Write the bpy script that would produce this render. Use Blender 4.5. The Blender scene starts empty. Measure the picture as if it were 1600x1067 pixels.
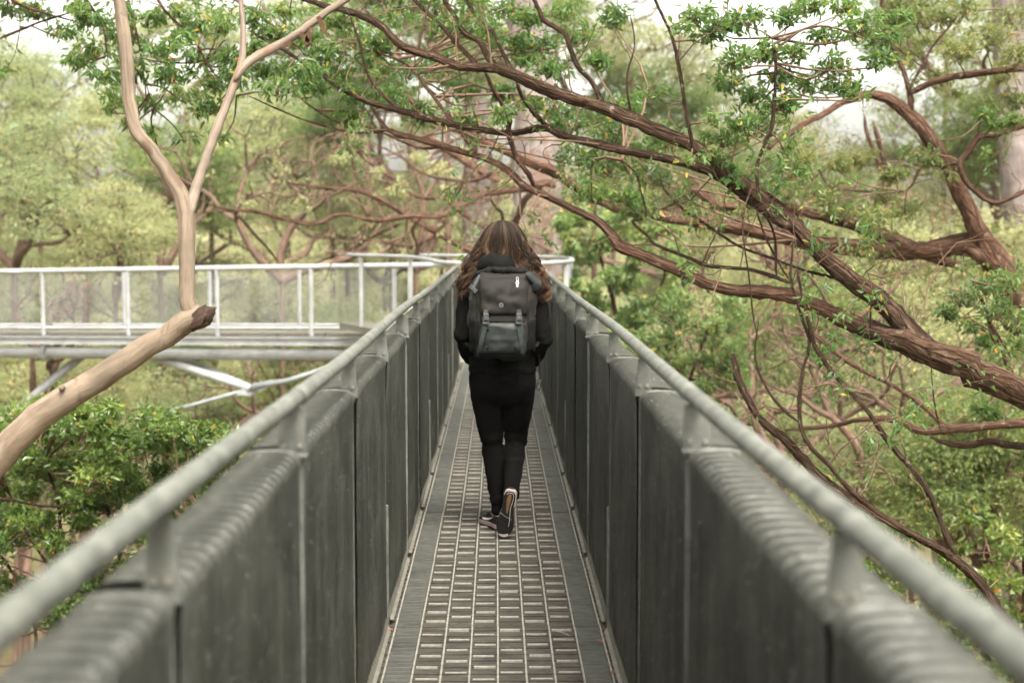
import bpy, bmesh, math, random
import numpy as np
from mathutils import Vector, Matrix, noise as mnoise

SC = bpy.context.scene
COL = SC.collection
R = math.radians

# ------------------------------------------------------------------ camera
CAMX, CAMZ = 0.003, 1.60
PITCH, YAW = math.atan(168.5 / 2222.0), math.atan(22 / 2222.0)
cam_d = bpy.data.cameras.new('camera')
cam_d.lens = 50; cam_d.sensor_width = 36; cam_d.clip_start = 0.05; cam_d.clip_end = 2000
cam = bpy.data.objects.new('camera', cam_d); COL.objects.link(cam)
cam.location = (CAMX, 0, CAMZ)
cam.rotation_euler = (math.pi / 2 - PITCH, 0, -YAW)
cam_d.dof.use_dof = True; cam_d.dof.focus_distance = 6.7; cam_d.dof.aperture_fstop = 2.7
SC.camera = cam

# ------------------------------------------------------------------ sky and sun (bright overcast)
SUN_EL, SUN_AZ = R(58), R(200)       # sun high, a little behind the viewer's right
w = bpy.data.worlds.new('World'); SC.world = w; w.use_nodes = True
nt = w.node_tree; nt.nodes.clear()
sky = nt.nodes.new('ShaderNodeTexSky'); sky.sky_type = 'NISHITA'; sky.sun_disc = False
sky.sun_elevation = SUN_EL; sky.sun_rotation = R(160)
sky.air_density = 1.0; sky.dust_density = 6.0; sky.ozone_density = 1.0
hs = nt.nodes.new('ShaderNodeHueSaturation'); hs.inputs['Saturation'].default_value = 0.10; hs.inputs['Color'].default_value = (1, 1, 1, 1)
bg = nt.nodes.new('ShaderNodeBackground'); bg.inputs['Strength'].default_value = 0.15
wo = nt.nodes.new('ShaderNodeOutputWorld')
nt.links.new(sky.outputs[0], hs.inputs['Color']); tint = nt.nodes.new('ShaderNodeMix'); tint.data_type = 'RGBA'; tint.blend_type = 'MULTIPLY'; tint.inputs[0].default_value = 1.0
tint.inputs[7].default_value = (1.0, 0.985, 0.90, 1)      # cloud lit warm
nt.links.new(hs.outputs[0], tint.inputs[6]); nt.links.new(tint.outputs[2], bg.inputs['Color'])
nt.links.new(bg.outputs[0], wo.inputs[0])
sun_d = bpy.data.lights.new('sun', 'SUN'); sun_d.energy = 1.5; sun_d.angle = R(25); sun_d.color = (1, 0.96, 0.88)
sun = bpy.data.objects.new('sun', sun_d); COL.objects.link(sun)
sun.rotation_euler = (R(32), 0, R(20))
SC.view_settings.view_transform = 'Standard'; SC.view_settings.look = 'None'
SC.view_settings.exposure = 2.05; SC.view_settings.gamma = 1.0
SC.cycles.max_bounces = 6; SC.cycles.diffuse_bounces = 4; SC.cycles.transmission_bounces = 4
SC.cycles.transparent_max_bounces = 4; SC.cycles.use_denoising = True
SC.cycles.use_adaptive_sampling = True; SC.cycles.adaptive_threshold = 0.035
SC.cycles.caustics_reflective = False; SC.cycles.caustics_refractive = False

# ------------------------------------------------------------------ helpers
def P(u, v, Y):
    """real place of what the photograph shows at (u, v) when it stands Y metres down the walkway"""
    dx, dy, dz = (u - 800) / 2222.0, 1.0, (533.5 - v) / 2222.0
    c, s = math.cos(PITCH), math.sin(PITCH)
    y1, z1 = dy * c + dz * s, -dy * s + dz * c
    c, s = math.cos(YAW), math.sin(YAW)
    x2, y2 = dx * c + y1 * s, -dx * s + y1 * c
    k = Y / y2
    return Vector((CAMX + x2 * k, Y, CAMZ + z1 * k))

def tag(o, label=None, cat=None, group=None, kind=None):
    if label: o['label'] = label
    if cat: o['category'] = cat
    if group: o['group'] = group
    if kind: o['kind'] = kind
    return o

def empty(name, loc=(0, 0, 0), **kw):
    o = bpy.data.objects.new(name, None); COL.objects.link(o); o.location = loc
    o.empty_display_size = 0.1
    return tag(o, **kw)

def mesh_np(name, V, F, mat=None, smooth=True, uv=None, attrs=None):
    """V (n,3); F list of (m,k) index arrays"""
    me = bpy.data.meshes.new(name)
    V = np.asarray(V, dtype=np.float32)
    if not isinstance(F, (list, tuple)) or (len(F) and np.ndim(F[0]) == 1): F = [np.asarray(F)]
    F = [np.asarray(f, dtype=np.int32) for f in F if len(f)]
    me.vertices.add(len(V)); me.vertices.foreach_set('co', V.ravel())
    nl = sum(f.size for f in F); npoly = sum(len(f) for f in F)
    me.loops.add(nl); me.polygons.add(npoly)
    li = np.concatenate([f.ravel() for f in F]).astype(np.int32)
    me.loops.foreach_set('vertex_index', li)
    tot = np.concatenate([np.full(len(f), f.shape[1], np.int32) for f in F])
    st = np.concatenate([[0], np.cumsum(tot)[:-1]]).astype(np.int32)
    me.polygons.foreach_set('loop_start', st)
    me.polygons.foreach_set('use_smooth', np.full(npoly, smooth, dtype=bool))
    if uv is not None:
        l = me.uv_layers.new(name='UVMap')
        l.data.foreach_set('uv', np.asarray(uv, np.float32)[li].ravel())
    if attrs:
        for k, a in attrs.items():
            at = me.attributes.new(k, 'FLOAT', 'POINT'); at.data.foreach_set('value', np.asarray(a, np.float32))
    me.update(calc_edges=True)
    if mat: me.materials.append(mat)
    return me

def obj(name, me, parent=None, **kw):
    o = bpy.data.objects.new(name, me); COL.objects.link(o)
    if parent is not None: o.parent = parent
    return tag(o, **kw)

class MB:
    """collects simple solids into ONE mesh"""
    def __init__(s): s.V = []; s.F = {3: [], 4: []}; s.n = 0
    def add(s, V, F):
        V = np.asarray(V, float)
        for f in F: s.F.setdefault(len(f), []).append([i + s.n for i in f])
        s.V.append(V); s.n += len(V); return s
    def box(s, x0, x1, y0, y1, z0, z1, M=None):
        V = np.array([(x, y, z) for z in (z0, z1) for y in (y0, y1) for x in (x0, x1)], float)
        if M is not None: V = np.array([tuple(M @ Vector(v)) for v in V])
        return s.add(V, [(0, 2, 3, 1), (4, 5, 7, 6), (0, 1, 5, 4), (2, 6, 7, 3), (0, 4, 6, 2), (1, 3, 7, 5)])
    def bbox(s, x0, x1, y0, y1, z0, z1, b, M=None):
        """box with chamfered top and vertical edges (12+ faces)"""
        def ring(i, z): return [(x0 + i, y0 + b, z), (x0 + b, y0 + i, z), (x1 - b, y0 + i, z), (x1 - i, y0 + b, z), (x1 - i, y1 - b, z), (x1 - b, y1 - i, z), (x0 + b, y1 - i, z), (x0 + i, y1 - b, z)]
        def shr(z): return [(x0 + b, y0 + b, z)] * 0 + [(x0 + b, y0 + 1.5 * b, z), (x0 + 1.5 * b, y0 + b, z), (x1 - 1.5 * b, y0 + b, z), (x1 - b, y0 + 1.5 * b, z), (x1 - b, y1 - 1.5 * b, z), (x1 - 1.5 * b, y1 - b, z), (x0 + 1.5 * b, y1 - b, z), (x0 + b, y1 - 1.5 * b, z)]
        V = shr(z0) + ring(0, z0 + b) + ring(0, z1 - b) + shr(z1)
        V = np.array(V, float)
        if M is not None: V = np.array([tuple(M @ Vector(v)) for v in V])
        F = [tuple(range(7, -1, -1)), tuple(range(24, 32))]
        for r in range(3):
            for i in range(8): F.append((r * 8 + i, r * 8 + (i + 1) % 8, r * 8 + 8 + (i + 1) % 8, r * 8 + 8 + i))
        return s.add(V, F)
    def prism(s, poly, thick, M):
        """poly in local xy, extruded thick along local z, both sides of the plane"""
        n = len(poly)
        V = [(x, y, -thick / 2) for x, y in poly] + [(x, y, thick / 2) for x, y in poly]
        V = np.array([tuple(M @ Vector(v)) for v in V])
        F = [tuple(range(n - 1, -1, -1)), tuple(range(n, 2 * n))] + [(i, (i + 1) % n, n + (i + 1) % n, n + i) for i in range(n)]
        return s.add(V, F)
    def tube(s, pts, rad, sides=8, cap=True):
        V, F, _ = tube_arr(pts, rad, sides, cap); return s.add(V, F)
    def mesh(s, name, mat, smooth=False):
        F = [np.array(f) for k, f in sorted(s.F.items()) if f]
        return mesh_np(name, np.concatenate(s.V), F, mat, smooth)
    def obj(s, name, mat, parent=None, smooth=False, **kw): return obj(name, s.mesh(name, mat, smooth), parent, **kw)

def frames(pts):
    pts = np.asarray(pts, float)
    t = np.gradient(pts, axis=0); t /= np.linalg.norm(t, axis=1)[:, None] + 1e-9
    n = np.zeros_like(t)
    ref = np.array([0, 0, 1.0]) if abs(t[0][2]) < 0.9 else np.array([0, 1.0, 0])
    v = ref - t[0] * ref.dot(t[0]); n[0] = v / np.linalg.norm(v)
    for i in range(1, len(t)):
        v = n[i - 1] - t[i] * n[i - 1].dot(t[i]); n[i] = v / (np.linalg.norm(v) + 1e-9)
    return t, n, np.cross(t, n)

def tube_arr(pts, rad, sides=8, cap=True, wob=0.0, seed=0):
    pts = np.asarray(pts, float); m = len(pts)
    rad = np.broadcast_to(np.asarray(rad, float), (m,)) if np.ndim(rad) < 2 else np.asarray(rad, float)
    t, n, b = frames(pts)
    a = np.linspace(0, 2 * math.pi, sides, endpoint=False)
    ra, rb = (rad, rad) if rad.ndim == 1 else (rad[:, 0], rad[:, 1])
    k = np.ones((m, sides))
    if wob:
        rng = np.random.default_rng(seed)
        k += wob * rng.normal(size=(m, sides))
        L = np.cumsum(np.r_[0, np.linalg.norm(np.diff(pts, axis=0), axis=1)])
        k += wob * 1.2 * np.sin(a[None] * 2 + L[:, None] / (rad.mean() * 9 + 1e-6)) + wob * np.sin(a[None] * 3 - L[:, None] / (rad.mean() * 5 + 1e-6) + 2)
    V = pts[:, None, :] + (np.cos(a)[None, :, None] * n[:, None, :] * (ra[:, None] * k)[..., None] + np.sin(a)[None, :, None] * b[:, None, :] * (rb[:, None] * k)[..., None])
    V = V.reshape(-1, 3)
    F = []
    for i in range(m - 1):
        for j in range(sides):
            j2 = (j + 1) % sides
            F.append((i * sides + j, i * sides + j2, (i + 1) * sides + j2, (i + 1) * sides + j))
    if cap:
        F.append(tuple(range(sides - 1, -1, -1))); F.append(tuple((m - 1) * sides + j for j in range(sides)))
    L = np.cumsum(np.r_[0, np.linalg.norm(np.diff(pts, axis=0), axis=1)])
    uv = np.stack(np.broadcast_arrays((a / (2 * math.pi))[None, :], L[:, None]), -1).reshape(-1, 2)
    return V, F, uv

def catmull(ctrl, step):
    """ctrl (n,k): first 3 columns are a point; resample with about `step` metres between points"""
    C = np.asarray(ctrl, float); C = np.vstack([2 * C[0] - C[1], C, 2 * C[-1] - C[-2]])
    out = []
    for i in range(1, len(C) - 2):
        p0, p1, p2, p3 = C[i - 1], C[i], C[i + 1], C[i + 2]
        k = max(2, int(np.linalg.norm((p2 - p1)[:3]) / step))
        for t in np.arange(k) / k:
            out.append(0.5 * (2 * p1 + (p2 - p0) * t + (2 * p0 - 5 * p1 + 4 * p2 - p3) * t * t + (3 * p1 - p0 - 3 * p2 + p3) * t ** 3))
    out.append(C[-2]); return np.array(out)

# ------------------------------------------------------------------ materials
def mat(name, base=(0.5, 0.5, 0.5), rough=0.6, metal=0.0, spec=0.5):
    m = bpy.data.materials.new(name); m.use_nodes = True
    b = m.node_tree.nodes['Principled BSDF']
    b.inputs['Base Color'].default_value = (*base, 1); b.inputs['Roughness'].default_value = rough
    b.inputs['Metallic'].default_value = metal; b.inputs['Specular IOR Level'].default_value = spec
    return m, m.node_tree, b
def N(t, kind, **kw):
    n = t.nodes.new(kind)
    for k, v in kw.items():
        if k in n.inputs: n.inputs[k].default_value = v
        else: setattr(n, k, v)
    return n
def ramp(t, fac, stops):
    r = t.nodes.new('ShaderNodeValToRGB'); e = r.color_ramp.elements
    while len(e) < len(stops): e.new(0.5)
    for i, (p, c) in enumerate(stops): e[i].position = p; e[i].color = (*c, 1)
    t.links.new(fac, r.inputs['Fac']); return r.outputs['Color']
def coords(t, scale=(1, 1, 1), out='Object'):
    c = t.nodes.new('ShaderNodeTexCoord'); m = t.nodes.new('ShaderNodeMapping'); m.inputs['Scale'].default_value = scale
    t.links.new(c.outputs[out], m.inputs['Vector']); return m.outputs[0]
def noise(t, vec, scale, detail=4, rough=0.6, dist=0.0):
    n = N(t, 'ShaderNodeTexNoise', Scale=scale, Detail=detail, Roughness=rough, Distortion=dist)
    t.links.new(vec, n.inputs['Vector']); return n.outputs['Fac']
def mixc(t, fac, a, b, mode='MIX'):
    m = t.nodes.new('ShaderNodeMix'); m.data_type = 'RGBA'; m.blend_type = mode
    for s, v in ((0, fac), (6, a), (7, b)):
        if hasattr(v, 'links'): t.links.new(v, m.inputs[s])
        else: m.inputs[s].default_value = v if s == 0 else (*v, 1)
    return m.outputs[2]
def bump(t, b, h, strength=0.4, dist=0.01):
    n = N(t, 'ShaderNodeBump', Strength=strength, Distance=dist)
    t.links.new(h, n.inputs['Height']); t.links.new(n.outputs[0], b.inputs['Normal'])

def steel(name, lo, hi, rough=0.5, metal=0.35, blotch=9.0, streak=None, specks=0.0, coord='Object'):
    m, t, b = mat(name, rough=rough, metal=metal)
    v = coords(t, (1, 1, 1), coord)
    c = ramp(t, noise(t, v, blotch, 6, 0.7, 0.3), [(0.3, lo), (0.7, hi)])
    if streak:
        s = noise(t, coords(t, streak, coord), 1.0, 5, 0.6)
        c = mixc(t, 0.75, c, ramp(t, s, [(0.32, (0.42, 0.42, 0.39)), (0.66, (1.1, 1.1, 1.1))]), 'MULTIPLY')
    if specks:
        vo = N(t, 'ShaderNodeTexVoronoi', Scale=85.0); t.links.new(v, vo.inputs['Vector'])
        sp = ramp(t, vo.outputs['Distance'], [(0.08, (1, 1, 1)), (0.24, (0, 0, 0))])
        gate = ramp(t, noise(t, v, 21, 2), [(0.52, (0, 0, 0)), (0.62, (.8, .8, .8))])
        f = mixc(t, 1.0, sp, gate, 'MULTIPLY')
        c = mixc(t, f, c, (specks, specks, specks * 0.95))
    t.links.new(c, b.inputs['Base Color'])
    r = ramp(t, noise(t, v, blotch * 3, 4), [(0.3, (rough - 0.12,) * 3), (0.7, (rough + 0.15,) * 3)])
    t.links.new(r, b.inputs['Roughness'])
    bump(t, b, noise(t, v, 140, 3), 0.15, 0.002)
    return m

M = {}
M['rail'] = steel('galvanised_rail', (0.045, 0.047, 0.039), (0.165, 0.168, 0.146), 0.6, 0.1, 16.0)
M['sheet'] = steel('weathered_sheet', (0.017, 0.0175, 0.013), (0.056, 0.0565, 0.0445), 0.56, 0.1, 3.0, (42, 42, 0.9), 0.34)
M['post'] = steel('post_steel', (0.055, 0.058, 0.05), (0.15, 0.152, 0.135), 0.6, 0.1, 12.0, (18, 18, 2.0))
M['grate'] = steel('deck_grate', (0.017, 0.015, 0.0115), (0.062, 0.053, 0.041), 0.7, 0.0, 7.0)
M['edge_plate'] = steel('worn_edge_plate', (0.024, 0.0245, 0.0205), (0.062, 0.062, 0.052), 0.62, 0.05, 6.0)
M['tread'] = steel('tread_bar', (0.11, 0.104, 0.088), (0.33, 0.315, 0.27), 0.55, 0.1, 30.0)
M['toe'] = steel('toe_angle', (0.09, 0.083, 0.068), (0.19, 0.178, 0.148), 0.55, 0.2, 14.0)
M['far_steel'] = steel('pale_galvanised', (0.20, 0.203, 0.205), (0.33, 0.333, 0.335), 0.5, 0.1, 3.0)
M['rod'] = steel('dark_rod', (0.17, 0.18, 0.185), (0.3, 0.31, 0.32), 0.5, 0.2, 6.0)

def bark(name, dark, mid, light, along=2.5, around=22, rough=0.85, bumpd=0.012, patch=None, flaky=False):
    m, t, b = mat(name, rough=rough, spec=0.25 if not flaky else 0.12)
    uv = coords(t, (around, along, 1), 'UV')
    n1 = noise(t, uv, 1.0, 7, 0.7, 0.8)
    n2 = noise(t, coords(t), 3.0, 4)
    c = ramp(t, n1, [(0.3, dark), (0.5, mid), (0.72, light)])
    c = mixc(t, 0.7, c, ramp(t, n2, [(0.3, (0.5, 0.47, 0.45)), (0.7, (1.3, 1.25, 1.2))]), 'MULTIPLY')
    h = n1
    if flaky:
        vo = N(t, 'ShaderNodeTexVoronoi', Scale=1.0); vo.feature = 'DISTANCE_TO_EDGE'
        wv = mixc(t, 0.25, coords(t, (around * .6, along * .7, 1), 'UV'), N_color(t, 9))
        t.links.new(wv, vo.inputs['Vector'])
        crack = ramp(t, vo.outputs['Distance'], [(0.0, (0.25, 0.22, 0.2)), (0.16, (1, 1, 1))])
        c = mixc(t, 0.6, c, crack, 'MULTIPLY')
        li = ramp(t, noise(t, coords(t), 16, 6, 0.7), [(0.6, (0, 0, 0)), (0.68, (1, 1, 1))])
        c = mixc(t, li, c, tuple(x * 1.25 for x in (light[0] * .85, light[1] * .98, light[2])))
        mm = N(t, 'ShaderNodeMath'); mm.operation = 'MULTIPLY'; t.links.new(n1, mm.inputs[0]); t.links.new(crack, mm.inputs[1]); h = mm.outputs[0]
    if patch:
        c = mixc(t, ramp(t, noise(t, coords(t, (1, 1, 0.45)), patch[1], 5, 0.6, 0.5), [(0.57, (0, 0, 0)), (0.63, (1, 1, 1))]), c, patch[0])
    t.links.new(c, b.inputs['Base Color'])
    bump(t, b, h, 1.0, bumpd)
    return m
def N_color(t, scale):
    n = N(t, 'ShaderNodeTexNoise', Scale=scale, Detail=4.0); t.links.new(coords(t), n.inputs['Vector']); return n.outputs['Color']
M['gum'] = bark('smooth_gum_bark', (0.09, 0.064, 0.045), (0.175, 0.134, 0.10), (0.25, 0.205, 0.162), 2.2, 7, 0.7, 0.008, ((0.10, 0.066, 0.043), 5.5))
M['gum_pale'] = bark('pale_gum_bark', (0.11, 0.082, 0.062), (0.185, 0.146, 0.117), (0.255, 0.212, 0.178), 1.6, 7, 0.65, 0.004, ((0.17, 0.105, 0.072), 3.0))
M['wound'] = bark('torn_wood', (0.02, 0.012, 0.008), (0.05, 0.03, 0.021), (0.12, 0.078, 0.055), 14, 9, 0.9, 0.01)
M['brown'] = bark('fibrous_brown_bark', (0.016, 0.0092, 0.006), (0.07, 0.0405, 0.026), (0.185, 0.13, 0.097), 9.0, 22, 0.95, 0.03, None, True)
M['red'] = bark('reddish_bark', (0.032, 0.017, 0.0115), (0.115, 0.062, 0.042), (0.22, 0.145, 0.112), 7.0, 18, 0.95, 0.025, None, True)
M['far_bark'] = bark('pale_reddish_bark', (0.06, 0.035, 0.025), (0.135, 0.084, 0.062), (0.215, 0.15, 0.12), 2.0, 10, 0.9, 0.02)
M['twig'] = bark('twig_bark', (0.05, 0.03, 0.022), (0.12, 0.075, 0.05), (0.2, 0.14, 0.1), 8, 4, 0.85, 0.002)
M['giant'] = bark('giant_trunk_bark', (0.12, 0.095, 0.088), (0.21, 0.175, 0.168), (0.28, 0.242, 0.232), 0.5, 14, 0.85, 0.05, ((0.15, 0.098, 0.078), 0.7))

def leafmat(name, stops, trans=0.35, tcol=(0.28, 0.36, 0.05), gloss=0.42):
    m, t, b = mat(name, rough=gloss, spec=0.45)
    a = N(t, 'ShaderNodeAttribute'); a.attribute_name = 'rnd'
    c = ramp(t, a.outputs['Fac'], stops)
    oi = N(t, 'ShaderNodeObjectInfo'); hv = N(t, 'ShaderNodeHueSaturation')
    mr = N(t, 'ShaderNodeMapRange'); mr.inputs[3].default_value = 0.475; mr.inputs[4].default_value = 0.535; t.links.new(oi.outputs['Random'], mr.inputs[0]); t.links.new(mr.outputs[0], hv.inputs['Hue'])
    m2 = N(t, 'ShaderNodeMath'); m2.operation = 'MULTIPLY'; m2.inputs[1].default_value = 7.31; t.links.new(oi.outputs['Random'], m2.inputs[0])
    m3 = N(t, 'ShaderNodeMath'); m3.operation = 'FRACT'; t.links.new(m2.outputs[0], m3.inputs[0])
    mr2 = N(t, 'ShaderNodeMapRange'); mr2.inputs[3].default_value = 0.7; mr2.inputs[4].default_value = 1.15; t.links.new(m3.outputs[0], mr2.inputs[0]); t.links.new(mr2.outputs[0], hv.inputs['Value'])
    t.links.new(c, hv.inputs['Color']); c = hv.outputs[0]
    t.links.new(c, b.inputs['Base Color'])
    tr = N(t, 'ShaderNodeBsdfTranslucent')
    t.links.new(mixc(t, 0.5, c, tcol), tr.inputs['Color'])
    mx = N(t, 'ShaderNodeMixShader'); mx.inputs[0].default_value = trans
    o = t.nodes['Material Output']
    t.links.new(b.outputs[0], mx.inputs[1]); t.links.new(tr.outputs[0], mx.inputs[2]); t.links.new(mx.outputs[0], o.inputs['Surface'])
    return m
OR, YE = (0.42, 0.15, 0.035), (0.38, 0.30, 0.06)
M['leaf_near'] = leafmat('green_leaves', [(0.0, (0.03, 0.066, 0.02)), (0.45, (0.075, 0.14, 0.04)), (0.85, (0.15, 0.215, 0.06)), (0.94, (0.22, 0.26, 0.08)), (0.988, YE), (0.995, OR)], 0.5, (0.27, 0.37, 0.07))
M['leaf_bush'] = leafmat('glossy_bush_leaves', [(0.0, (0.04, 0.08, 0.02)), (0.5, (0.115, 0.185, 0.04)), (0.84, (0.21, 0.28, 0.065)), (0.95, (0.3, 0.32, 0.09)), (0.985, YE), (0.992, OR)], 0.38, (0.24, 0.35, 0.05), 0.33)
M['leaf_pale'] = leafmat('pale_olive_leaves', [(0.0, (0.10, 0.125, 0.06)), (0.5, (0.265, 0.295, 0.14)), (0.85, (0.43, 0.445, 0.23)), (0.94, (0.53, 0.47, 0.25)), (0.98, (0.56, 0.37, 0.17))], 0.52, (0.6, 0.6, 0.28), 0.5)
M['leaf_mid'] = leafmat('mid_green_leaves', [(0.0, (0.06, 0.10, 0.035)), (0.5, (0.135, 0.19, 0.06)), (0.85, (0.23, 0.27, 0.09)), (0.94, (0.31, 0.31, 0.11)), (0.98, (0.40, 0.24, 0.08))], 0.45, (0.38, 0.44, 0.12), 0.45)

def plain(name, base, rough=0.7, spec=0.4, ns=60, var=0.25, bs=0.2, bd=0.002, metal=0.0, sheen=0.0):
    m, t, b = mat(name, base, rough, metal, spec)
    v = coords(t)
    lo = tuple(x * (1 - var) for x in base); hi = tuple(min(1, x * (1 + var)) for x in base)
    t.links.new(ramp(t, noise(t, v, ns, 5), [(0.3, lo), (0.7, hi)]), b.inputs['Base Color'])
    bump(t, b, noise(t, v, ns * 6, 3), bs, bd)
    if sheen: b.inputs['Sheen Weight'].default_value = sheen
    return m
M['jacket'] = plain('black_jacket', (0.0024, 0.0023, 0.002), 0.85, 0.08, 30, 0.4, 0.3, 0.003)
M['hood'] = plain('hood_fabric', (0.0024, 0.0025, 0.0021), 0.8, 0.1, 30, 0.3, 0.3, 0.002)
M['trousers'] = plain('black_trousers', (0.0023, 0.0022, 0.002), 0.9, 0.07, 25, 0.35, 0.3, 0.003)
M['pack'] = plain('pack_fabric', (0.0098, 0.0087, 0.0068), 0.7, 0.18, 14, 0.3, 0.35, 0.002)
M['pack_dark'] = plain('pack_dark_fabric', (0.0038, 0.0038, 0.0034), 0.75, 0.12, 14, 0.3, 0.3, 0.002)
M['pocket'] = plain('pack_coated_pocket', (0.014, 0.0165, 0.0155), 0.55, 0.3, 9, 0.2, 0.15, 0.002)
M['strap'] = plain('webbing', (0.024, 0.028, 0.0265), 0.7, 0.3, 90, 0.35, 0.5, 0.001)
M['buckle'] = plain('buckle_plastic', (0.038, 0.04, 0.039), 0.4, 0.4, 40, 0.2, 0.1)
M['white'] = plain('white_trim', (0.5, 0.49, 0.46), 0.6, 0.3, 50, 0.08)
M['print'] = plain('pale_print', (0.3, 0.3, 0.27), 0.6, 0.3, 50, 0.1)
M['rubber_pink'] = plain('pale_pink_midsole', (0.33, 0.25, 0.235), 0.6, 0.3, 50, 0.1)
M['shoe'] = plain('black_shoe_mesh', (0.006, 0.0058, 0.0055), 0.75, 0.2, 80, 0.5)
M['sole'] = plain('black_outsole', (0.006, 0.0057, 0.0053), 0.8, 0.2, 60, 0.3)
M['gumrubber'] = plain('tan_rubber', (0.12, 0.062, 0.026), 0.6, 0.3, 40, 0.25)
M['charm'] = plain('silver_charm', (0.82, 0.76, 0.72), 0.25, 0.5, 40, 0.1, metal=0.4)
M['skin'] = plain('skin', (0.45, 0.27, 0.20), 0.5, 0.4, 40, 0.08)
def hairmat():
    m, t, b = mat('brown_hair', rough=0.5, spec=0.12)
    a = N(t, 'ShaderNodeAttribute'); a.attribute_name = 'rnd'
    g = N(t, 'ShaderNodeAttribute'); g.attribute_name = 'tipward'
    c1 = ramp(t, a.outputs['Fac'], [(0.0, (0.004, 0.0023, 0.0013)), (0.55, (0.02, 0.011, 0.006)), (1.0, (0.075, 0.044, 0.025))])
    c2 = ramp(t, a.outputs['Fac'], [(0.0, (0.013, 0.0052, 0.0024)), (0.5, (0.033, 0.0165, 0.0088)), (1.0, (0.088, 0.048, 0.027))])
    t.links.new(mixc(t, g.outputs['Fac'], c1, c2), b.inputs['Base Color'])
    return m
M['hair'] = hairmat()
def groundmat():
    m, t, b = mat('forest_floor', rough=0.95, spec=0.1)
    v = coords(t)
    c = ramp(t, noise(t, v, 0.35, 6, 0.65), [(0.3, (0.07, 0.055, 0.035)), (0.5, (0.12, 0.12, 0.055)), (0.68, (0.17, 0.19, 0.08))])
    c = mixc(t, ramp(t, noise(t, v, 5, 5), [(0.45, (0, 0, 0)), (0.6, (1, 1, 1))]), c, (0.16, 0.10, 0.06))
    t.links.new(c, b.inputs['Base Color']); bump(t, b, noise(t, v, 3, 6), 0.8, 0.2); return m
M['ground'] = groundmat()

# ------------------------------------------------------------------ the ground, far below the walkway
def G(x, y):
    d = math.hypot(x, y)
    s = min(1, max(0, (d - 70) / 170)); s = s * s * (3 - 2 * s)
    return -15 + 20 * s + 1.4 * mnoise.noise((x * 0.045, y * 0.045, 0)) + 0.5 * mnoise.noise((x * 0.16, y * 0.16, 3))
def make_ground():
    xs = np.concatenate([np.linspace(-900, -120, 14)[:-1], np.linspace(-120, 120, 81), np.linspace(120, 900, 14)[1:]])
    ys = np.concatenate([np.linspace(-700, -60, 10)[:-1], np.linspace(-60, 160, 75), np.linspace(160, 1100, 14)[1:]])
    V = [(x, y, G(x, y)) for y in ys for x in xs]; n = len(xs)
    F = [(j * n + i, j * n + i + 1, (j + 1) * n + i + 1, (j + 1) * n + i) for j in range(len(ys) - 1) for i in range(n - 1)]
    obj('ground', mesh_np('ground', V, [np.array(F)], M['ground']), kind='structure')
make_ground()

# ------------------------------------------------------------------ the walkway underfoot
WALK_END = 17.6
BAY = 1.2
JOINTS = [6.93 + BAY * i for i in range(-6, 9)]          # deck and wall joints
walk = empty('steel_walkway', (0, 0, 0), label='narrow grey steel treetop walkway with ribbed side panels leading straight ahead', cat='walkway')

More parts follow.
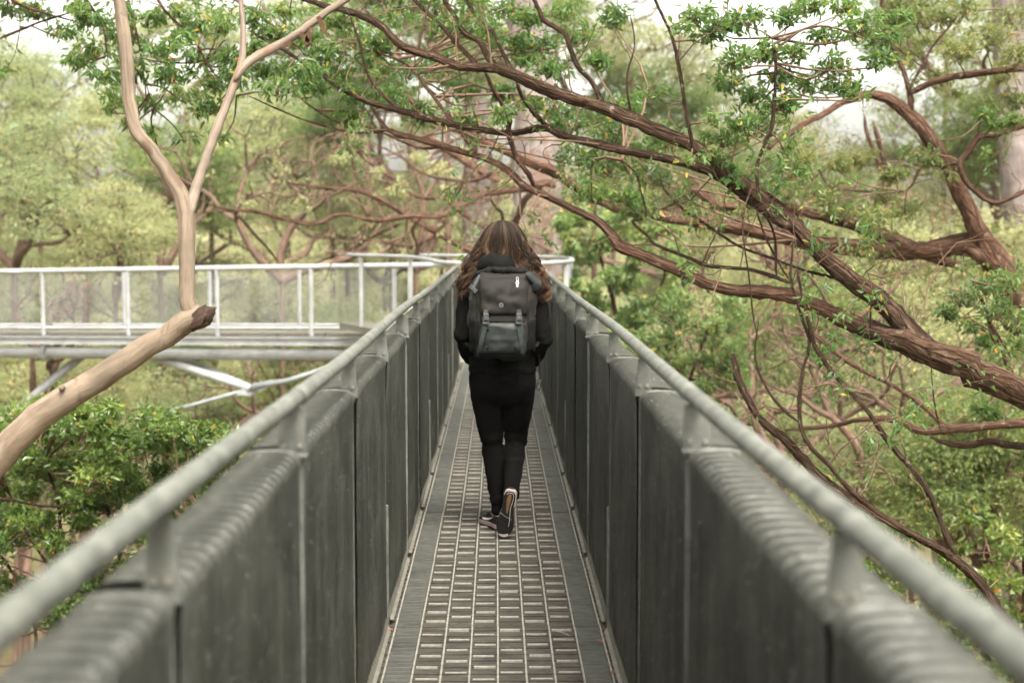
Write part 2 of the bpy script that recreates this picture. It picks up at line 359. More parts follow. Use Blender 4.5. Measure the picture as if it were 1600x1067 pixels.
def deck():
    # one deck panel: fine cross ribs + frame (one part), nine long bars, tread bars
    L = BAY - 0.012
    mb = MB()
    n = 44
    for i in range(n):
        y = 0.008 + (L - 0.016) * i / (n - 1)
        mb.box(-0.462, 0.462, y - 0.0075, y + 0.0075, -0.03, -0.004 - 0.0015 * ((i * 7) % 3))
    mb.box(-0.462, 0.462, 0, L, -0.045, -0.0335)
    rib_me = mb.mesh('deck_panel', M['grate'])
    bar_me = MB().bbox(-0.0034, 0.0034, 0.0, L, -0.02, 0.002, 0.001).mesh('long_bar', M['tread'])
    edge_me = MB().bbox(-0.0034, 0.0034, 0.0, L, -0.02, 0.003, 0.001).mesh('edge_bar', M['tread'])
    tread_me = MB().bbox(-0.040, 0.040, -0.0034, 0.0034, -0.012, 0.0006, 0.0010).mesh('tread_bar', M['tread'])
    pm = MB()
    for i in range(24):
        y = 0.004 + (L - 0.008) * i / 24; w_ = (L - 0.008) / 24
        pm.bbox(-0.0465, 0.0465, y, y + w_ * 0.94, -0.012, -0.0028 + 0.0004 * ((i * 5) % 3), 0.001)
    plate_me = pm.mesh('edge_plate', M['edge_plate'])
    rng = random.Random(4)
    cnt = 0
    cols = [-0.2606 + 0.1042 * i for i in range(6)]
    for k in range(-1, len(JOINTS)):
        y0 = (JOINTS[0] - BAY if k < 0 else JOINTS[k])
        p = obj('deck_panel', rib_me, walk); p.location = (rng.uniform(-.002, .002), y0, rng.uniform(-0.002, 0.0))
        for i in range(9):
            b = obj('long_bar' if 0 < i < 8 else 'edge_bar', bar_me if 0 < i < 8 else edge_me, p)
            b.location = (-0.4168 + 0.1042 * i, 0, 0)
        for sx in (-1, 1):
            q = obj('edge_plate', plate_me, p); q.location = (sx * 0.365, 0, 0); q.rotation_euler = (0, 0, 0)
        visible = 4.0 < y0 < 14
        fm = MB()
        for ci, cx in enumerate(cols):
            for j in range(8 if ci % 2 else 8):
                y = 0.075 + (0.0715 if ci % 2 else 0.0) + j * 0.1425
                if y > L - 0.03: continue
                jx = rng.uniform(-.004, .004)
                if visible and cnt < 300:
                    t = obj('tread_bar', tread_me, p); t.location = (cx + jx, y + rng.uniform(-.004, .004), rng.uniform(-.001, .001))
                    t.rotation_euler = (0, 0, rng.uniform(-.02, .02)); cnt += 1
                else:
                    fm.box(cx + jx - .041, cx + jx + .041, y - .0034, y + .0034, -.012, .0006)
        if fm.n: fm.obj('tread_bars', M['tread'], p, kind='stuff')
    # beams under the deck
    for sx in (-1, 1):
        b = MB().bbox(sx * 0.40 - 0.05, sx * 0.40 + 0.05, JOINTS[0] - BAY - 1, WALK_END, -0.25, -0.047, 0.004).obj('bearer_beam', M['post'], walk)
deck()

def sheet_mesh(L, seed):
    """ribbed sheet folded over the top like a saddle; inner face at x=0, outward is +x, length along y"""
    prof = [(0.0, 0.035), (0.0, 0.3), (0.0, 0.62), (0.0, 0.9), (0.0, 1.062), (0.001, 1.078), (0.005, 1.088), (0.013, 1.094), (0.045, 1.097), (0.082, 1.096), (0.104, 1.093), (0.113, 1.084), (0.116, 1.06), (0.116, 0.9), (0.116, 0.5), (0.116, 0.05)]
    pr = np.array(prof); nrm = np.gradient(pr, axis=0); nrm = np.stack([-nrm[:, 1], nrm[:, 0]], -1); nrm /= np.linalg.norm(nrm, axis=1)[:, None]
    nc = 22; ny = nc * 8 + 1
    y = np.linspace(0, L, ny); amp = np.array([.0035] * 4 + [.006, .011, .015, .016, .016, .016, .015, .011, .006] + [.0035] * 3)
    rng = np.random.default_rng(seed); ph = rng.uniform(0, 6, 3)
    V = []
    for i, (px, pz) in enumerate(pr):
        wv = amp[i] * (2.1 * np.abs(np.cos(y / L * nc * math.pi)) ** 4 - 1)
        warp = 0.003 * np.sin(y * 3.1 + ph[0] + pz * 2) + 0.002 * np.sin(y * 6.7 + ph[1])
        V.append(np.stack([px + nrm[i, 0] * wv + warp, y, pz + nrm[i, 1] * wv], -1))
    V = np.array(V).reshape(-1, 3)
    F = [(i * ny + j, (i + 1) * ny + j, (i + 1) * ny + j + 1, i * ny + j + 1) for i in range(len(pr) - 1) for j in range(ny - 1)]
    # end flanges close the sheet at both ends
    n0 = len(V); V2 = []; F2 = []
    for e, yy in ((0, -0.001), (1, L + 0.001)):
        base = n0 + len(V2)
        for px, pz in prof: V2.append((px, yy, pz))
        for i in range(len(prof) // 2 - 1):
            a, b = base + i, base + len(prof) - 1 - i
            F2.append((a, a + 1, b - 1, b) if e == 0 else (b, b - 1, a + 1, a))
    return mesh_np('side_panel', np.vstack([V, V2]), [np.array(F), np.array(F2)], M['sheet'])

bolt_me = MB().tube([(0, 0.004, 0), (0, -0.005, 0), (0, -0.0055, 0)], [0.0065, 0.0065, 0.004], 6).mesh('bolt', M['toe'])
def side(sx, stan):
    xin = 0.455
    Mx = Matrix.Scale(-1, 4, (1, 0, 0)) if sx < 0 else Matrix.Identity(4)
    gap = 0.034
    meshes = [sheet_mesh(1.0, s) for s in range(3)]
    rng = random.Random(7 + sx)
    ys = stan
    for k in range(len(ys) - 1):
        wide = (k % 3 == 0)
        o = obj('side_panel', meshes[k % 3], walk)
        L = ys[k + 1] - ys[k] - gap
        o.location = (sx * (xin + rng.uniform(-.003, .004)), ys[k] + gap / 2 + 0.004, rng.uniform(-0.012, 0.004))
        o.scale = (sx, L, 1)
        # toe angle along the deck edge
        tm = MB()
        y0, y1 = ys[k] + 0.05, ys[k + 1] - 0.04
        tm.add([(sx * 0.428, y0, 0.012), (sx * 0.428, y1 - .05, 0.012), (sx * 0.443, y1, 0.014), (sx * 0.452, y1, 0.052), (sx * 0.452, y0, 0.052), (sx * 0.443, y0, 0.014)], [(0, 1, 2, 5), (5, 2, 3, 4)] if sx > 0 else [(5, 2, 1, 0), (4, 3, 2, 5)])
        tm.obj('toe_angle', M['toe'], walk)
    for k, y in enumerate(ys):
        wide = (k % 3 == 0)
        # post in the joint: flat upright bar, slightly proud inside, and the stanchion above carrying the rail
        mb = MB()
        mb.bbox(sx * 0.505 - 0.052, sx * 0.505 + 0.052, y - 0.006, y + 0.006, 0.0, 1.07, 0.002)
        if wide or k % 3 == 2: mb.bbox(sx * 0.449 - 0.006, sx * 0.449 + 0.006, y + 0.004, y + (0.022 if wide else 0.011), 0.01, 1.07 if wide else 0.5, 0.002)
        po = mb.obj('post', M['post'], walk)
        c = sx * 0.466
        wb, wt = (0.031, 0.031) if wide else (0.027, 0.017)
        poly = [(-wb, 1.085), (wb, 1.085), (wt, 1.205), (-wt, 1.205)]
        Mp = Matrix.Translation((c, y, 0)) @ Matrix.Rotation(R(90), 4, 'X')
        st = MB().prism(poly, 0.012, Mp)
        if wide: st.bbox(c - wb - 0.004, c + wb + 0.004, y - 0.014, y + 0.014, 1.09, 1.1, 0.002)
        so = st.obj('stanchion', M['post'], walk)
        if 1 < y < 12:
            for bx in (-0.014, 0.014):
                bo = obj('bolt', bolt_me, so); bo.location = (c + bx * (1.3 if wide else 0.8), y - 0.0065, 1.118)
            for bz in (0.22, 0.86):
                bo = obj('bolt', bolt_me, po); bo.location = (sx * 0.4655, y - 0.0065, bz)
    # pipe rail in lengths with sleeve joints
    pts = [(sx * 0.464, y, 1.226 + 0.004 * math.sin(y * 1.3 + sx)) for y in np.linspace(ys[0] - 1.4, WALK_END, 60)]
    pts = [(x + 0.005 * math.sin(y * 0.9 + sx * 2), y, z) for x, y, z in pts]
    V, F, uv = tube_arr(pts, 0.0198, 20)
    hr = obj('handrail', mesh_np('handrail', V, [np.array([f for f in F if len(f) == 4])], M['rail']), walk)
    for k in range(0, len(ys), 3):
        y = ys[k] + 0.1
        i = min(range(len(pts)), key=lambda i: abs(pts[i][1] - y)); p = pts[i]
        MB().tube([(p[0], y - 0.035, p[2]), (p[0], y - 0.03, p[2]), (p[0], y + 0.03, p[2]), (p[0], y + 0.035, p[2])], [0.0196, 0.0214, 0.0214, 0.0196], 20).obj('rail_sleeve', M['rail'], hr, smooth=True)
left_y = [-0.46, 0.74, 1.96, 3.22, 4.46, 5.72, 6.95] + [6.95 + 1.2 * i for i in range(1, 9)]
right_y = [-0.46, 0.70, 1.86, 3.28, 4.5, 5.68, 6.95] + [6.95 + 1.2 * i for i in range(1, 9)]
side(-1, left_y); side(1, right_y)

# ------------------------------------------------------------------ the far walkway and landing
def far_walkway():
    root = empty('far_walkway', (-1.2, 24, 0), label='pale grey steel walkway crossing to the left beyond the pale gum limb', cat='walkway')
    def part(mb, name, m, parent=None, **kw):
        o = mb.obj(name, m, parent or root, **kw)
        if parent is None: o.location = (1.2, -24, 0)
        return o
    A = np.array([-1.35, 25.6, -0.20]); B = np.array([-17.5, 31.6, -0.57])        # near edge of the deck
    d = (B - A); Ln = np.linalg.norm(d); d /= Ln
    n = np.array([d[1], -d[0], 0]); n /= np.linalg.norm(n)
    if n[1] < 0: n = -n
    up = np.array([0, 0, 1.0])
    Wd = 0.95
    def pt(s, off, z): return A + d * s + n * off + up * z
    for off in (0, Wd):
        part(MB().tube([pt(s, off, 1.23) for s in np.linspace(-0.2, Ln, 24)], 0.045, 10), 'handrail', M['far_steel'], smooth=True)
        part(MB().tube([pt(s, off, 0.10) for s in np.linspace(-0.2, Ln, 24)], 0.03, 8), 'lower_rail', M['far_steel'], smooth=True)
        ns = int(Ln / 2.0)
        for k in range(ns + 1):
            s = 0.25 + 2.0 * k + (0.75 if off else 0)
            if s > Ln: break
            a, b = pt(s, off, -0.05), pt(s, off, 1.2)
            part(MB().tube([a, b], 0.045, 6), 'post', M['far_steel'])
            # wire infill of this bay
            wm = MB()
            for q in np.arange(0.1, 1.95, 0.05):
                if s + q > Ln: break
                wm.tube([pt(s + q, off, 0.1), pt(s + q, off, 1.18)], 0.0032, 3, False)
            if wm.n: part(wm, 'wire_infill', M['far_steel'], kind='stuff')
    # deck with ribbed edge, channel beam, main pipe
    for k in range(int(Ln / 1.0)):
        a, b = pt(k, 0.04, 0), pt(k + 0.98, 0.04, 0); c, e = pt(k + 0.98, Wd - 0.04, 0), pt(k, Wd - 0.04, 0)
        V = [a, b, c, e] + [p - up * 0.06 for p in (a, b, c, e)]
        part(MB().add(V, [(0, 1, 2, 3), (7, 6, 5, 4), (0, 4, 5, 1), (1, 5, 6, 2), (2, 6, 7, 3), (3, 7, 4, 0)]), 'deck_panel', M['toe'])
    for off in (-0.03, Wd + 0.03):
        V, F = [], []
        cs = [(0, -0.07), (0, -0.22), (0.07, -0.22), (0.07, -0.2), (0.02, -0.2), (0.02, -0.09), (0.07, -0.09), (0.07, -0.07)]
        m_ = len(cs)
        for s in (-0.2, Ln):
            for o_, z in cs: V.append(pt(s, off - o_ * (1 if off < 0 else -1), z))
        F = [(i, (i + 1) % m_, m_ + (i + 1) % m_, m_ + i) for i in range(m_)]
        part(MB().add(V, F), 'channel_beam', M['far_steel'])
    part(MB().tube([pt(s, 0.25, -0.42) for s in np.linspace(-0.3, Ln, 20)], 0.115, 14), 'main_pipe', M['far_steel'], smooth=True)
    for u_ in (8.4,):
        part(MB().tube([pt(u_ - .06, .25, -.42), pt(u_ + .06, .25, -.42)], 0.165, 14), 'pipe_collar', M['far_steel'])
    # under-truss: struts to a low node, tension rods and gusset
    node = P(392, 607, 26.5)
    for u, v, Y in ((235, 556, 28.2), (262, 553, 28.9)):
        part(MB().tube([P(u, v, Y), node], 0.08, 8), 'strut', M['far_steel'], smooth=True)
    part(MB().tube([P(128, 556, 29.0), P(-10, 670, 29.6), P(-60, 712, 29.9)], 0.09, 8), 'strut', M['far_steel'], smooth=True)
    part(MB().tube([P(235, 650, 27.6), P(300, 633, 27.2), node], 0.035, 7), 'tension_rod', M['rod'], smooth=True)
    part(MB().tube([node, P(450, 595, 25.9), P(560, 560, 25.0)], 0.05, 7), 'tension_rod', M['rod'], smooth=True)
    nx = (P(450, 595, 25.9) - node).normalized()
    g = MB().prism([(-0.3, -0.04), (-0.1, 0.08), (0.35, 0.07), (0.6, 0.02), (0.35, -0.06), (-0.05, -0.12)], 0.03, Matrix.Translation(node) @ Matrix.Rotation(R(90), 4, 'X') @ Matrix.Rotation(math.atan2(nx.z, nx.x), 4, 'Z'))
    part(g, 'gusset_plate', M['rod'])
    # pylon standing on the forest floor
    e = pt(Ln - 1.0, 0.4, -0.3); gz = G(e[0], e[1])
    for dx in (-0.9, 0.9):
        part(MB().tube([e, (e[0] + dx, e[1] + dx * 0.5, gz - 0.3)], 0.1, 10), 'pylon_leg', M['far_steel'], smooth=True)
far_walkway()

def landing():
    root = empty('viewing_landing', (-0.2, 20, 0), label='small railed steel landing at the far end of the walkway behind the hiker', cat='landing')
    def part(mb, name, m, **kw):
        o = mb.obj(name, m, root, **kw); o.location = (0.2, -20, 0); return o
    ring = [(0.464, 17.62), (0.80, 18.4), (1.03, 19.6), (1.03, 21.8), (0.55, 23.0), (-0.4, 23.6), (-1.35, 24.6)]
    left = [(-0.464, 17.62), (-0.75, 18.5), (-1.0, 20.5), (-1.5, 23.0), (-2.3, 24.5), (-2.9, 26.05)]
    poly = [(x, y) for x, y in ring] + [(-1.35, 25.4), (-2.9, 26.0)] + [(x, y) for x, y in left[::-1]][1:]
    nn = len(poly)
    part(MB().add([(x, y, -0.01) for x, y in poly] + [(x, y, -0.12) for x, y in poly], [tuple(range(nn)), tuple(range(2 * nn - 1, nn - 1, -1))] + [(i, nn + i, nn + (i + 1) % nn, (i + 1) % nn) for i in range(nn)]), 'deck', M['toe'])
    for line in (ring, left):
        C = catmull(np.array([(x, y, 1.228) for x, y in line]), 0.15)
        part(MB().tube(C, 0.03, 10), 'handrail', M['far_steel'], smooth=True)
        L = np.cumsum(np.r_[0, np.linalg.norm(np.diff(C, axis=0), axis=1)])
        for s in (np.arange(1.2, L[-1], 2.3) if line is ring else np.arange(5.0, L[-1], 2.3)):
            i = int(np.searchsorted(L, s)); p = C[min(i, len(C) - 1)]
            part(MB().bbox(p[0] - .035, p[0] + .035, p[1] - .02, p[1] + .02, -0.01, 1.2, .004), 'post', M['far_steel'])
            wm = MB()
            for q in np.arange(s, min(s + 2.3, L[-1]), 0.06):
                pp = C[min(int(np.searchsorted(L, q)), len(C) - 1)]
                wm.tube([(pp[0], pp[1], 0), (pp[0], pp[1], 1.1)], 0.002, 3, False)
            part(wm, 'wire_infill', M['far_steel'], kind='stuff')
    gz = G(-0.5, 21)
    part(MB().tube([(-0.3, 21, -0.12), (-0.3, 21, gz - 0.3)], 0.22, 16), 'pylon_column', M['far_steel'], smooth=True)
landing()
# ------------------------------------------------------------------ foliage machinery
class Leaves:
    def __init__(s): s.p = []; s.d = []; s.l = []; s.t = []
    def add(s, p, d, l, tone=0.5): s.p.append(p); s.d.append(d); s.l.append(l); s.t.append(np.full(len(p), tone))
    def mesh(s, name, m, rng, wid=0.4, simple=False, fold=0.25):
        p = np.concatenate(s.p); d = np.concatenate(s.d); l = np.concatenate(s.l)[:, None]; n = len(p)
        d = d / (np.linalg.norm(d, axis=1)[:, None] + 1e-9)
        r = rng.normal(size=(n, 3)) + np.array([0, 0, 0.9])
        side = np.cross(d, r); side /= np.linalg.norm(side, axis=1)[:, None] + 1e-9
        up = np.cross(side, d)
        wd = l * wid * rng.uniform(0.75, 1.2, (n, 1))
        if simple:
            V = np.stack([p, p + d * l * .42 - side * wd * .5 + up * wd * fold, p + d * l - up * l * .1, p + d * l * .42 + side * wd * .5 + up * wd * fold], 1)
            k = 4; b = np.arange(n)[:, None] * 4
            F = [np.concatenate([b + np.array([[0, 1, 2]]), b + np.array([[0, 2, 3]])])]
        else:
            V = np.stack([p, p + d * l * .3 - side * wd * .5 + up * wd * fold, p + d * l * .66 - side * wd * .36 + up * (wd * fold * .6 - l * .04), p + d * l - up * l * .14,
                          p + d * l * .66 + side * wd * .36 + up * (wd * fold * .6 - l * .04), p + d * l * .3 + side * wd * .5 + up * wd * fold], 1)
            k = 6; b = np.arange(n)[:, None] * 6
            F = [np.concatenate([b + np.array([[0, 1, 2, 3]]), b + np.array([[0, 3, 4, 5]])])]
        rr = rng.uniform(0, 1, n); rnd = np.repeat(np.where(rr > .96, rr, np.clip(rr * .42 + (np.concatenate(s.t) - .12) * .66, 0, .95)), k)
        return mesh_np(name, V.reshape(-1, 3), F, m, False, attrs={'rnd': rnd})

class TubeSet:
    """many thin tubes in one mesh"""
    def __init__(s, sides=4): s.V = []; s.F = []; s.uv = []; s.n = 0; s.k = sides
    def add(s, pts, r0, r1):
        V, F, uv = tube_arr(pts, np.linspace(r0, r1, len(pts)), s.k, False)
        s.V.append(V); s.F.append(np.array(F) + s.n); s.uv.append(uv); s.n += len(V)
    def mesh(s, name, m): return mesh_np(name, np.concatenate(s.V), [np.concatenate(s.F)], m, True, np.concatenate(s.uv))

def clump(leaves, twigs, c, rad, rng, nsub, per, ll, src=None, droop=0.5, flat=0.75, tr=0.0035):
    """a spray of twigs round c, each set with leaves; src = point on a branch the spray grows from"""
    c = np.asarray(c, float)
    org = c + np.array([0, 0, -rad * 0.35]); tone = rng.uniform(0, 1)
    if src is not None:
        src = np.asarray(src, float); dv = org - src
        mid = src + dv * 0.5 + rng.normal(size=3) * np.linalg.norm(dv) * 0.1
        L = np.linalg.norm(dv)
        if L > 0.04: twigs.add(catmull(np.array([src, mid, org]), max(0.06, L / 7)), min(0.012, tr * 1.3 + 0.006 * L), tr)
    for _ in range(nsub):
        v = rng.normal(size=3); v[2] = abs(v[2]) * 0.6 + 0.1 * rng.normal(); v /= np.linalg.norm(v)
        tip = c + v * rad * np.array([1, 1, flat]) * rng.uniform(0.55, 1.0)
        mid = (org + tip) / 2 + rng.normal(size=3) * rad * 0.12 + np.array([0, 0, rad * 0.1])
        q = catmull(np.array([org, mid, tip]), rad / 2.2)
        twigs.add(q, tr * 0.75, tr * 0.3)
        t = rng.uniform(0.25, 1.0, per) ** 0.8
        f = t * (len(q) - 1); i = np.minimum(f.astype(int), len(q) - 2); fr = (f - i)[:, None]
        p = q[i] * (1 - fr) + q[i + 1] * fr
        dirv = (q[i + 1] - q[i]); dirv /= np.linalg.norm(dirv, axis=1)[:, None] + 1e-9
        d = dirv * 0.6 + rng.normal(size=(per, 3)) * 0.75 + np.array([0, 0, -droop])
        p = p + rng.normal(size=(per, 3)) * rad * 0.16
        leaves.add(p, d, ll * rng.uniform(0.6, 1.25, per), tone)

class Tree:
    def __init__(s, name, label, cat, bark, leafm, seed, base, group=None, wid=0.42):
        s.rng = np.random.default_rng(seed); s.bark = M[bark]; s.leafm = M[leafm]; s.wid = wid
        s.root = empty(name, base, label=label, cat=cat, group=group); s.base = np.array(base, float)
        s.lv = Leaves(); s.tw = TubeSet(4); s.nodes = []; s.fz = []; s.slim = 0.9 if bark.startswith('gum') else 0.86
    def limb(s, pts, name='branch', m=None, d=None, wob=0.075, sides=12, step=None, jit=0.25, world=False, parent=None, fuzz=None):
        """pts: (u, v, width_px[, Y]); Y along the list from d=(near, far)"""
        C = []
        n = len(pts)
        for i, p in enumerate(pts):
            if world: C.append(p); continue
            Y = p[3] if len(p) > 3 else d[0] + (d[1] - d[0]) * i / max(1, n - 1)
            q = P(p[0], p[1], Y); C.append((q.x, q.y, q.z, p[2] * Y / 2222 / 2 * s.slim))
        C = np.array(C)
        r = C[:, 3].mean(); st = step or max(0.02, r * 1.1)
        S = catmull(C, st)
        nz = s.rng.normal(size=(len(S), 3)) * r * 0.05
        for k, wl in ((1, 0.45), (2, 0.16)):   # slow wander
            ph = s.rng.uniform(0, 6, 3); L = np.cumsum(np.r_[0, np.linalg.norm(np.diff(S[:, :3], axis=0), axis=1)])
            nz += np.sin(L[:, None] / (wl + r * 3) + ph) * r * jit / k
        S[:, :3] += nz
        rad = np.maximum(S[:, 3], 0.0015) * (1 + 0.05 * np.sin(np.arange(len(S)) * 0.37 + s.rng.uniform(0, 6)))
        if name == 'branch' and len(rad) > 8:
            rad = rad.copy(); rad[:3] *= (.5, .75, .93); rad[-4:] *= (.9, .75, .5, .25)
        V, F, uv = tube_arr(S[:, :3], rad, sides, True, wob, int(s.rng.integers(1e6)))
        V = V - s.base
        quads = np.array([f for f in F if len(f) == 4]); caps = [f for f in F if len(f) != 4]
        fl = [quads] + [np.array([c]) for c in caps]
        o = obj(name, mesh_np(name, V, fl, m or s.bark, True, uv), parent or s.root)
        s.nodes.append(S[:, :3])
        if name == 'branch': s.fz.append((S[:, :3], rad, fuzz))
        return o
    def spray(s, u, v, Y, rpx, nsub=12, per=14, ll=0.055, **kw):
        c = P(u, v, Y); s.sprayw(c, rpx * Y / 2222, nsub, per, ll, **kw)
    def sprayw(s, c, rad, nsub, per, ll, attach=True, maxd=2.5, **kw):
        src = None
        if attach and s.nodes:
            A = np.concatenate(s.nodes); dd = np.linalg.norm(A - np.array(c), axis=1) + 0.4 * np.maximum(0, A[:, 2] - c[2])
            i = dd.argmin()
            if dd[i] < maxd: src = A[i]
        clump(s.lv, s.tw, c, rad, s.rng, nsub, per, ll, src, **kw)
    def deadtwig(s, pts, d, w0=4):
        C = []
        for i, p in enumerate(pts):
            Y = p[2] if len(p) > 2 else d
            q = P(p[0], p[1], Y); C.append(tuple(q))
        S = catmull(np.array(C), 0.05); S += s.rng.normal(size=S.shape) * 0.003
        s.tw.add(S, w0 * d / 2222 / 2, 0.35 * w0 * d / 2222 / 2); s.nodes.append(S)
    def fuzz(s, dens, leafy, ll, lo=0.15, hi=0.5, where=None):
        '''side twigs along every traced branch, forking, some of them in leaf'''
        rng = s.rng
        for S, rad, own in s.fz:
            L = np.linalg.norm(np.diff(S, axis=0), axis=1).sum()
            dn, lf = own if own else (dens, leafy)
            for _ in range(rng.poisson(L * dn)):
                i = int(rng.integers(2, len(S) - 1)); p = S[i]
                if where is not None and not where(p): continue
                tg = S[min(i + 1, len(S) - 1)] - S[i - 1]; tg = tg / (np.linalg.norm(tg) + 1e-9)
                d = rng.normal(size=3); d -= tg * d.dot(tg) * .7; d[2] += .55; d /= np.linalg.norm(d)
                ln = rng.uniform(lo, hi) * (1 if rng.random() < .8 else 1.8); r0 = min(rad[i] * .45, .0032 + .006 * ln)
                q = [p]
                for k in range(4):
                    d = d + rng.normal(size=3) * .28; d[2] += .05; d /= np.linalg.norm(d); q.append(q[-1] + d * ln / 4)
                q = np.array(q); s.tw.add(q, r0, r0 * .35); on = rng.random() < lf
                for k in (2, 3, 4, 4):
                    if rng.random() < .25: continue
                    e = d + rng.normal(size=3) * .7; e /= np.linalg.norm(e); l2 = ln * rng.uniform(.25, .55)
                    w_ = np.array([q[k], q[k] + e * l2 * .5 + rng.normal(size=3) * l2 * .08, q[k] + e * l2]); s.tw.add(w_, r0 * .45, r0 * .2)
                    if on:
                        n = int(rng.integers(9, 20)); f = rng.uniform(.2, 1.1, (n, 1))
                        s.lv.add(w_[0] + (w_[2] - w_[0]) * f + rng.normal(size=(n, 3)) * l2 * .16, e * .5 + rng.normal(size=(n, 3)) * .8 + np.array([0, 0, -.5]), ll * rng.uniform(.6, 1.25, n), rng.uniform(0, 1))
    def finish(s, simple=False, twigmat='twig'):
        if s.lv.p:
            me = s.lv.mesh('crown', s.leafm, s.rng, s.wid, simple)
            o = obj('crown', me, s.root, kind='stuff'); o.location = -s.base
        if s.tw.V:
            o = obj('twigs', s.tw.mesh('twigs', M[twigmat]), s.root, kind='stuff'); o.location = -s.base

def field(tree, region, n, Y, rpx, rs, **kw):
    """n sprays strewn over a region (u0,v0,u1,v1) of the view at depths Y=(a,b)"""
    u0, v0, u1, v1 = region
    for _ in range(n):
        tree.spray(rs.uniform(u0, u1), rs.uniform(v0, v1), rs.uniform(*Y), rs.uniform(*rpx), **kw)

# ------------------------------------------------------------------ pale gum limb on the left
def pale_gum():
    b = P(-330, 960, 8.0); gz = G(b.x, 8)
    t = Tree('gum_tree', 'pale smooth-barked gum with a broken elbow and forked upright branch, left foreground', 'tree', 'gum', 'leaf_near', 11, (b.x - 0.3, 8.0, gz))
    t.limb([(b.x - 0.3, 8.0, gz - 0.3, 0.22), (b.x - 0.35, 8.05, gz * 0.6, 0.19), (b.x - 0.22, 8.0, b.z - 1.2, 0.16), tuple(P(-180, 860, 8)) + (0.112,), tuple(P(-60, 765, 8)) + (0.09,),
            tuple(P(0, 705, 8)) + (0.08,), tuple(P(60, 648, 8)) + (0.075,), tuple(P(130, 602, 8)) + (0.072,), tuple(P(200, 562, 8)) + (0.069,), tuple(P(262, 522, 8)) + (0.066,), tuple(P(298, 499, 8)) + (0.064,), tuple(P(318, 490, 8)) + (0.06,)], name='trunk', world=True, wob=0.02, sides=22, step=0.09, jit=0.2)
    t.limb([(302, 506, 36), (294, 478, 32), (293, 440, 29), (292, 400, 28), (292, 350, 29), (289, 318, 28), (270, 280, 26), (240, 235, 23), (215, 205, 22), (205, 170, 22), (200, 120, 22), (195, 60, 22), (186, 10, 21), (172, -60, 19), (150, -160, 17)], d=(8, 8.1), wob=0.02, sides=20, jit=0.12)
    t.limb([(290, 352, 10), (296, 330, 18), (303, 308, 19), (315, 270, 18), (335, 215, 16), (352, 170, 15), (370, 122, 14), (378, 95, 12), (380, 50, 10), (376, 0, 9), (372, -60, 8)], d=(8, 8.3), m=M['gum_pale'], wob=0.02, sides=16, jit=0.12)
    t.limb([(366, 128, 12), (382, 104, 14), (400, 90, 15), (440, 68, 15), (480, 42, 14), (510, 18, 12), (540, 0, 11), (600, -45, 10)], d=(8.15, 8.2), m=M['gum_pale'], wob=0.025, sides=16, jit=0.15)
    # torn stub at the elbow: a ragged split block, and bark strips peeling from the pale branch
    c = P(322, 494, 7.97)
    mb = MB()
    Mx = Matrix.Translation(c - Vector(t.base)) @ Matrix.Rotation(R(-28), 4, 'Y')
    prof = [(-0.085, 0.045, 0.04), (-0.035, 0.06, 0.052), (0.0, 0.057, 0.05), (0.022, 0.042, 0.036), (0.045, 0.012, 0.016)]
    rg = np.random.default_rng(3); V = []
    for x, rz, ry in prof:
        for a in np.linspace(0, 2 * math.pi, 12, endpoint=False):
            k = 1 + 0.12 * rg.normal()
            V.append(tuple(Mx @ Vector((x + 0.012 * rg.normal() + 0.02 * math.cos(a), math.sin(a) * ry * k, math.cos(a) * rz * k))))
    F = [(i * 12 + j, i * 12 + (j + 1) % 12, (i + 1) * 12 + (j + 1) % 12, (i + 1) * 12 + j) for i in range(4) for j in range(12)] + [tuple(48 + j for j in range(12))]
    mb.add(V, F); mb.obj('torn_stub', M['wound'], t.root)
    for (u, v, a, L) in ((497, 26, 1.15, 0.13), (487, 44, 1.9, 0.12), (468, 52, 0.7, 0.10), (455, 66, 2.6, 0.07)):
        p = P(u, v, 8.13) - Vector(t.base)
        Ms = Matrix.Translation(p) @ Matrix.Rotation(a, 4, 'Y') @ Matrix.Rotation(R(90), 4, 'X')
        MB().prism([(0, -0.012), (L * .5, -0.016), (L, -0.003), (L * .9, 0.004), (L * .4, 0.014), (0, 0.012)], 0.004, Ms).obj('peeling_bark', M['red'], t.root)
    # knots
    for (u, v, r) in ((96, 607, 0.016),):
        p = P(u, v, 7.93) - Vector(t.base)
        MB().tube([p + Vector((0, .03, 0)), p, p + Vector((0, -.012, .004)), p + Vector((0, -.016, .006))], [r, r, r * .7, r * .2], 9).obj('knot', M['gum'], t.root, smooth=True)
    t.finish()
pale_gum()

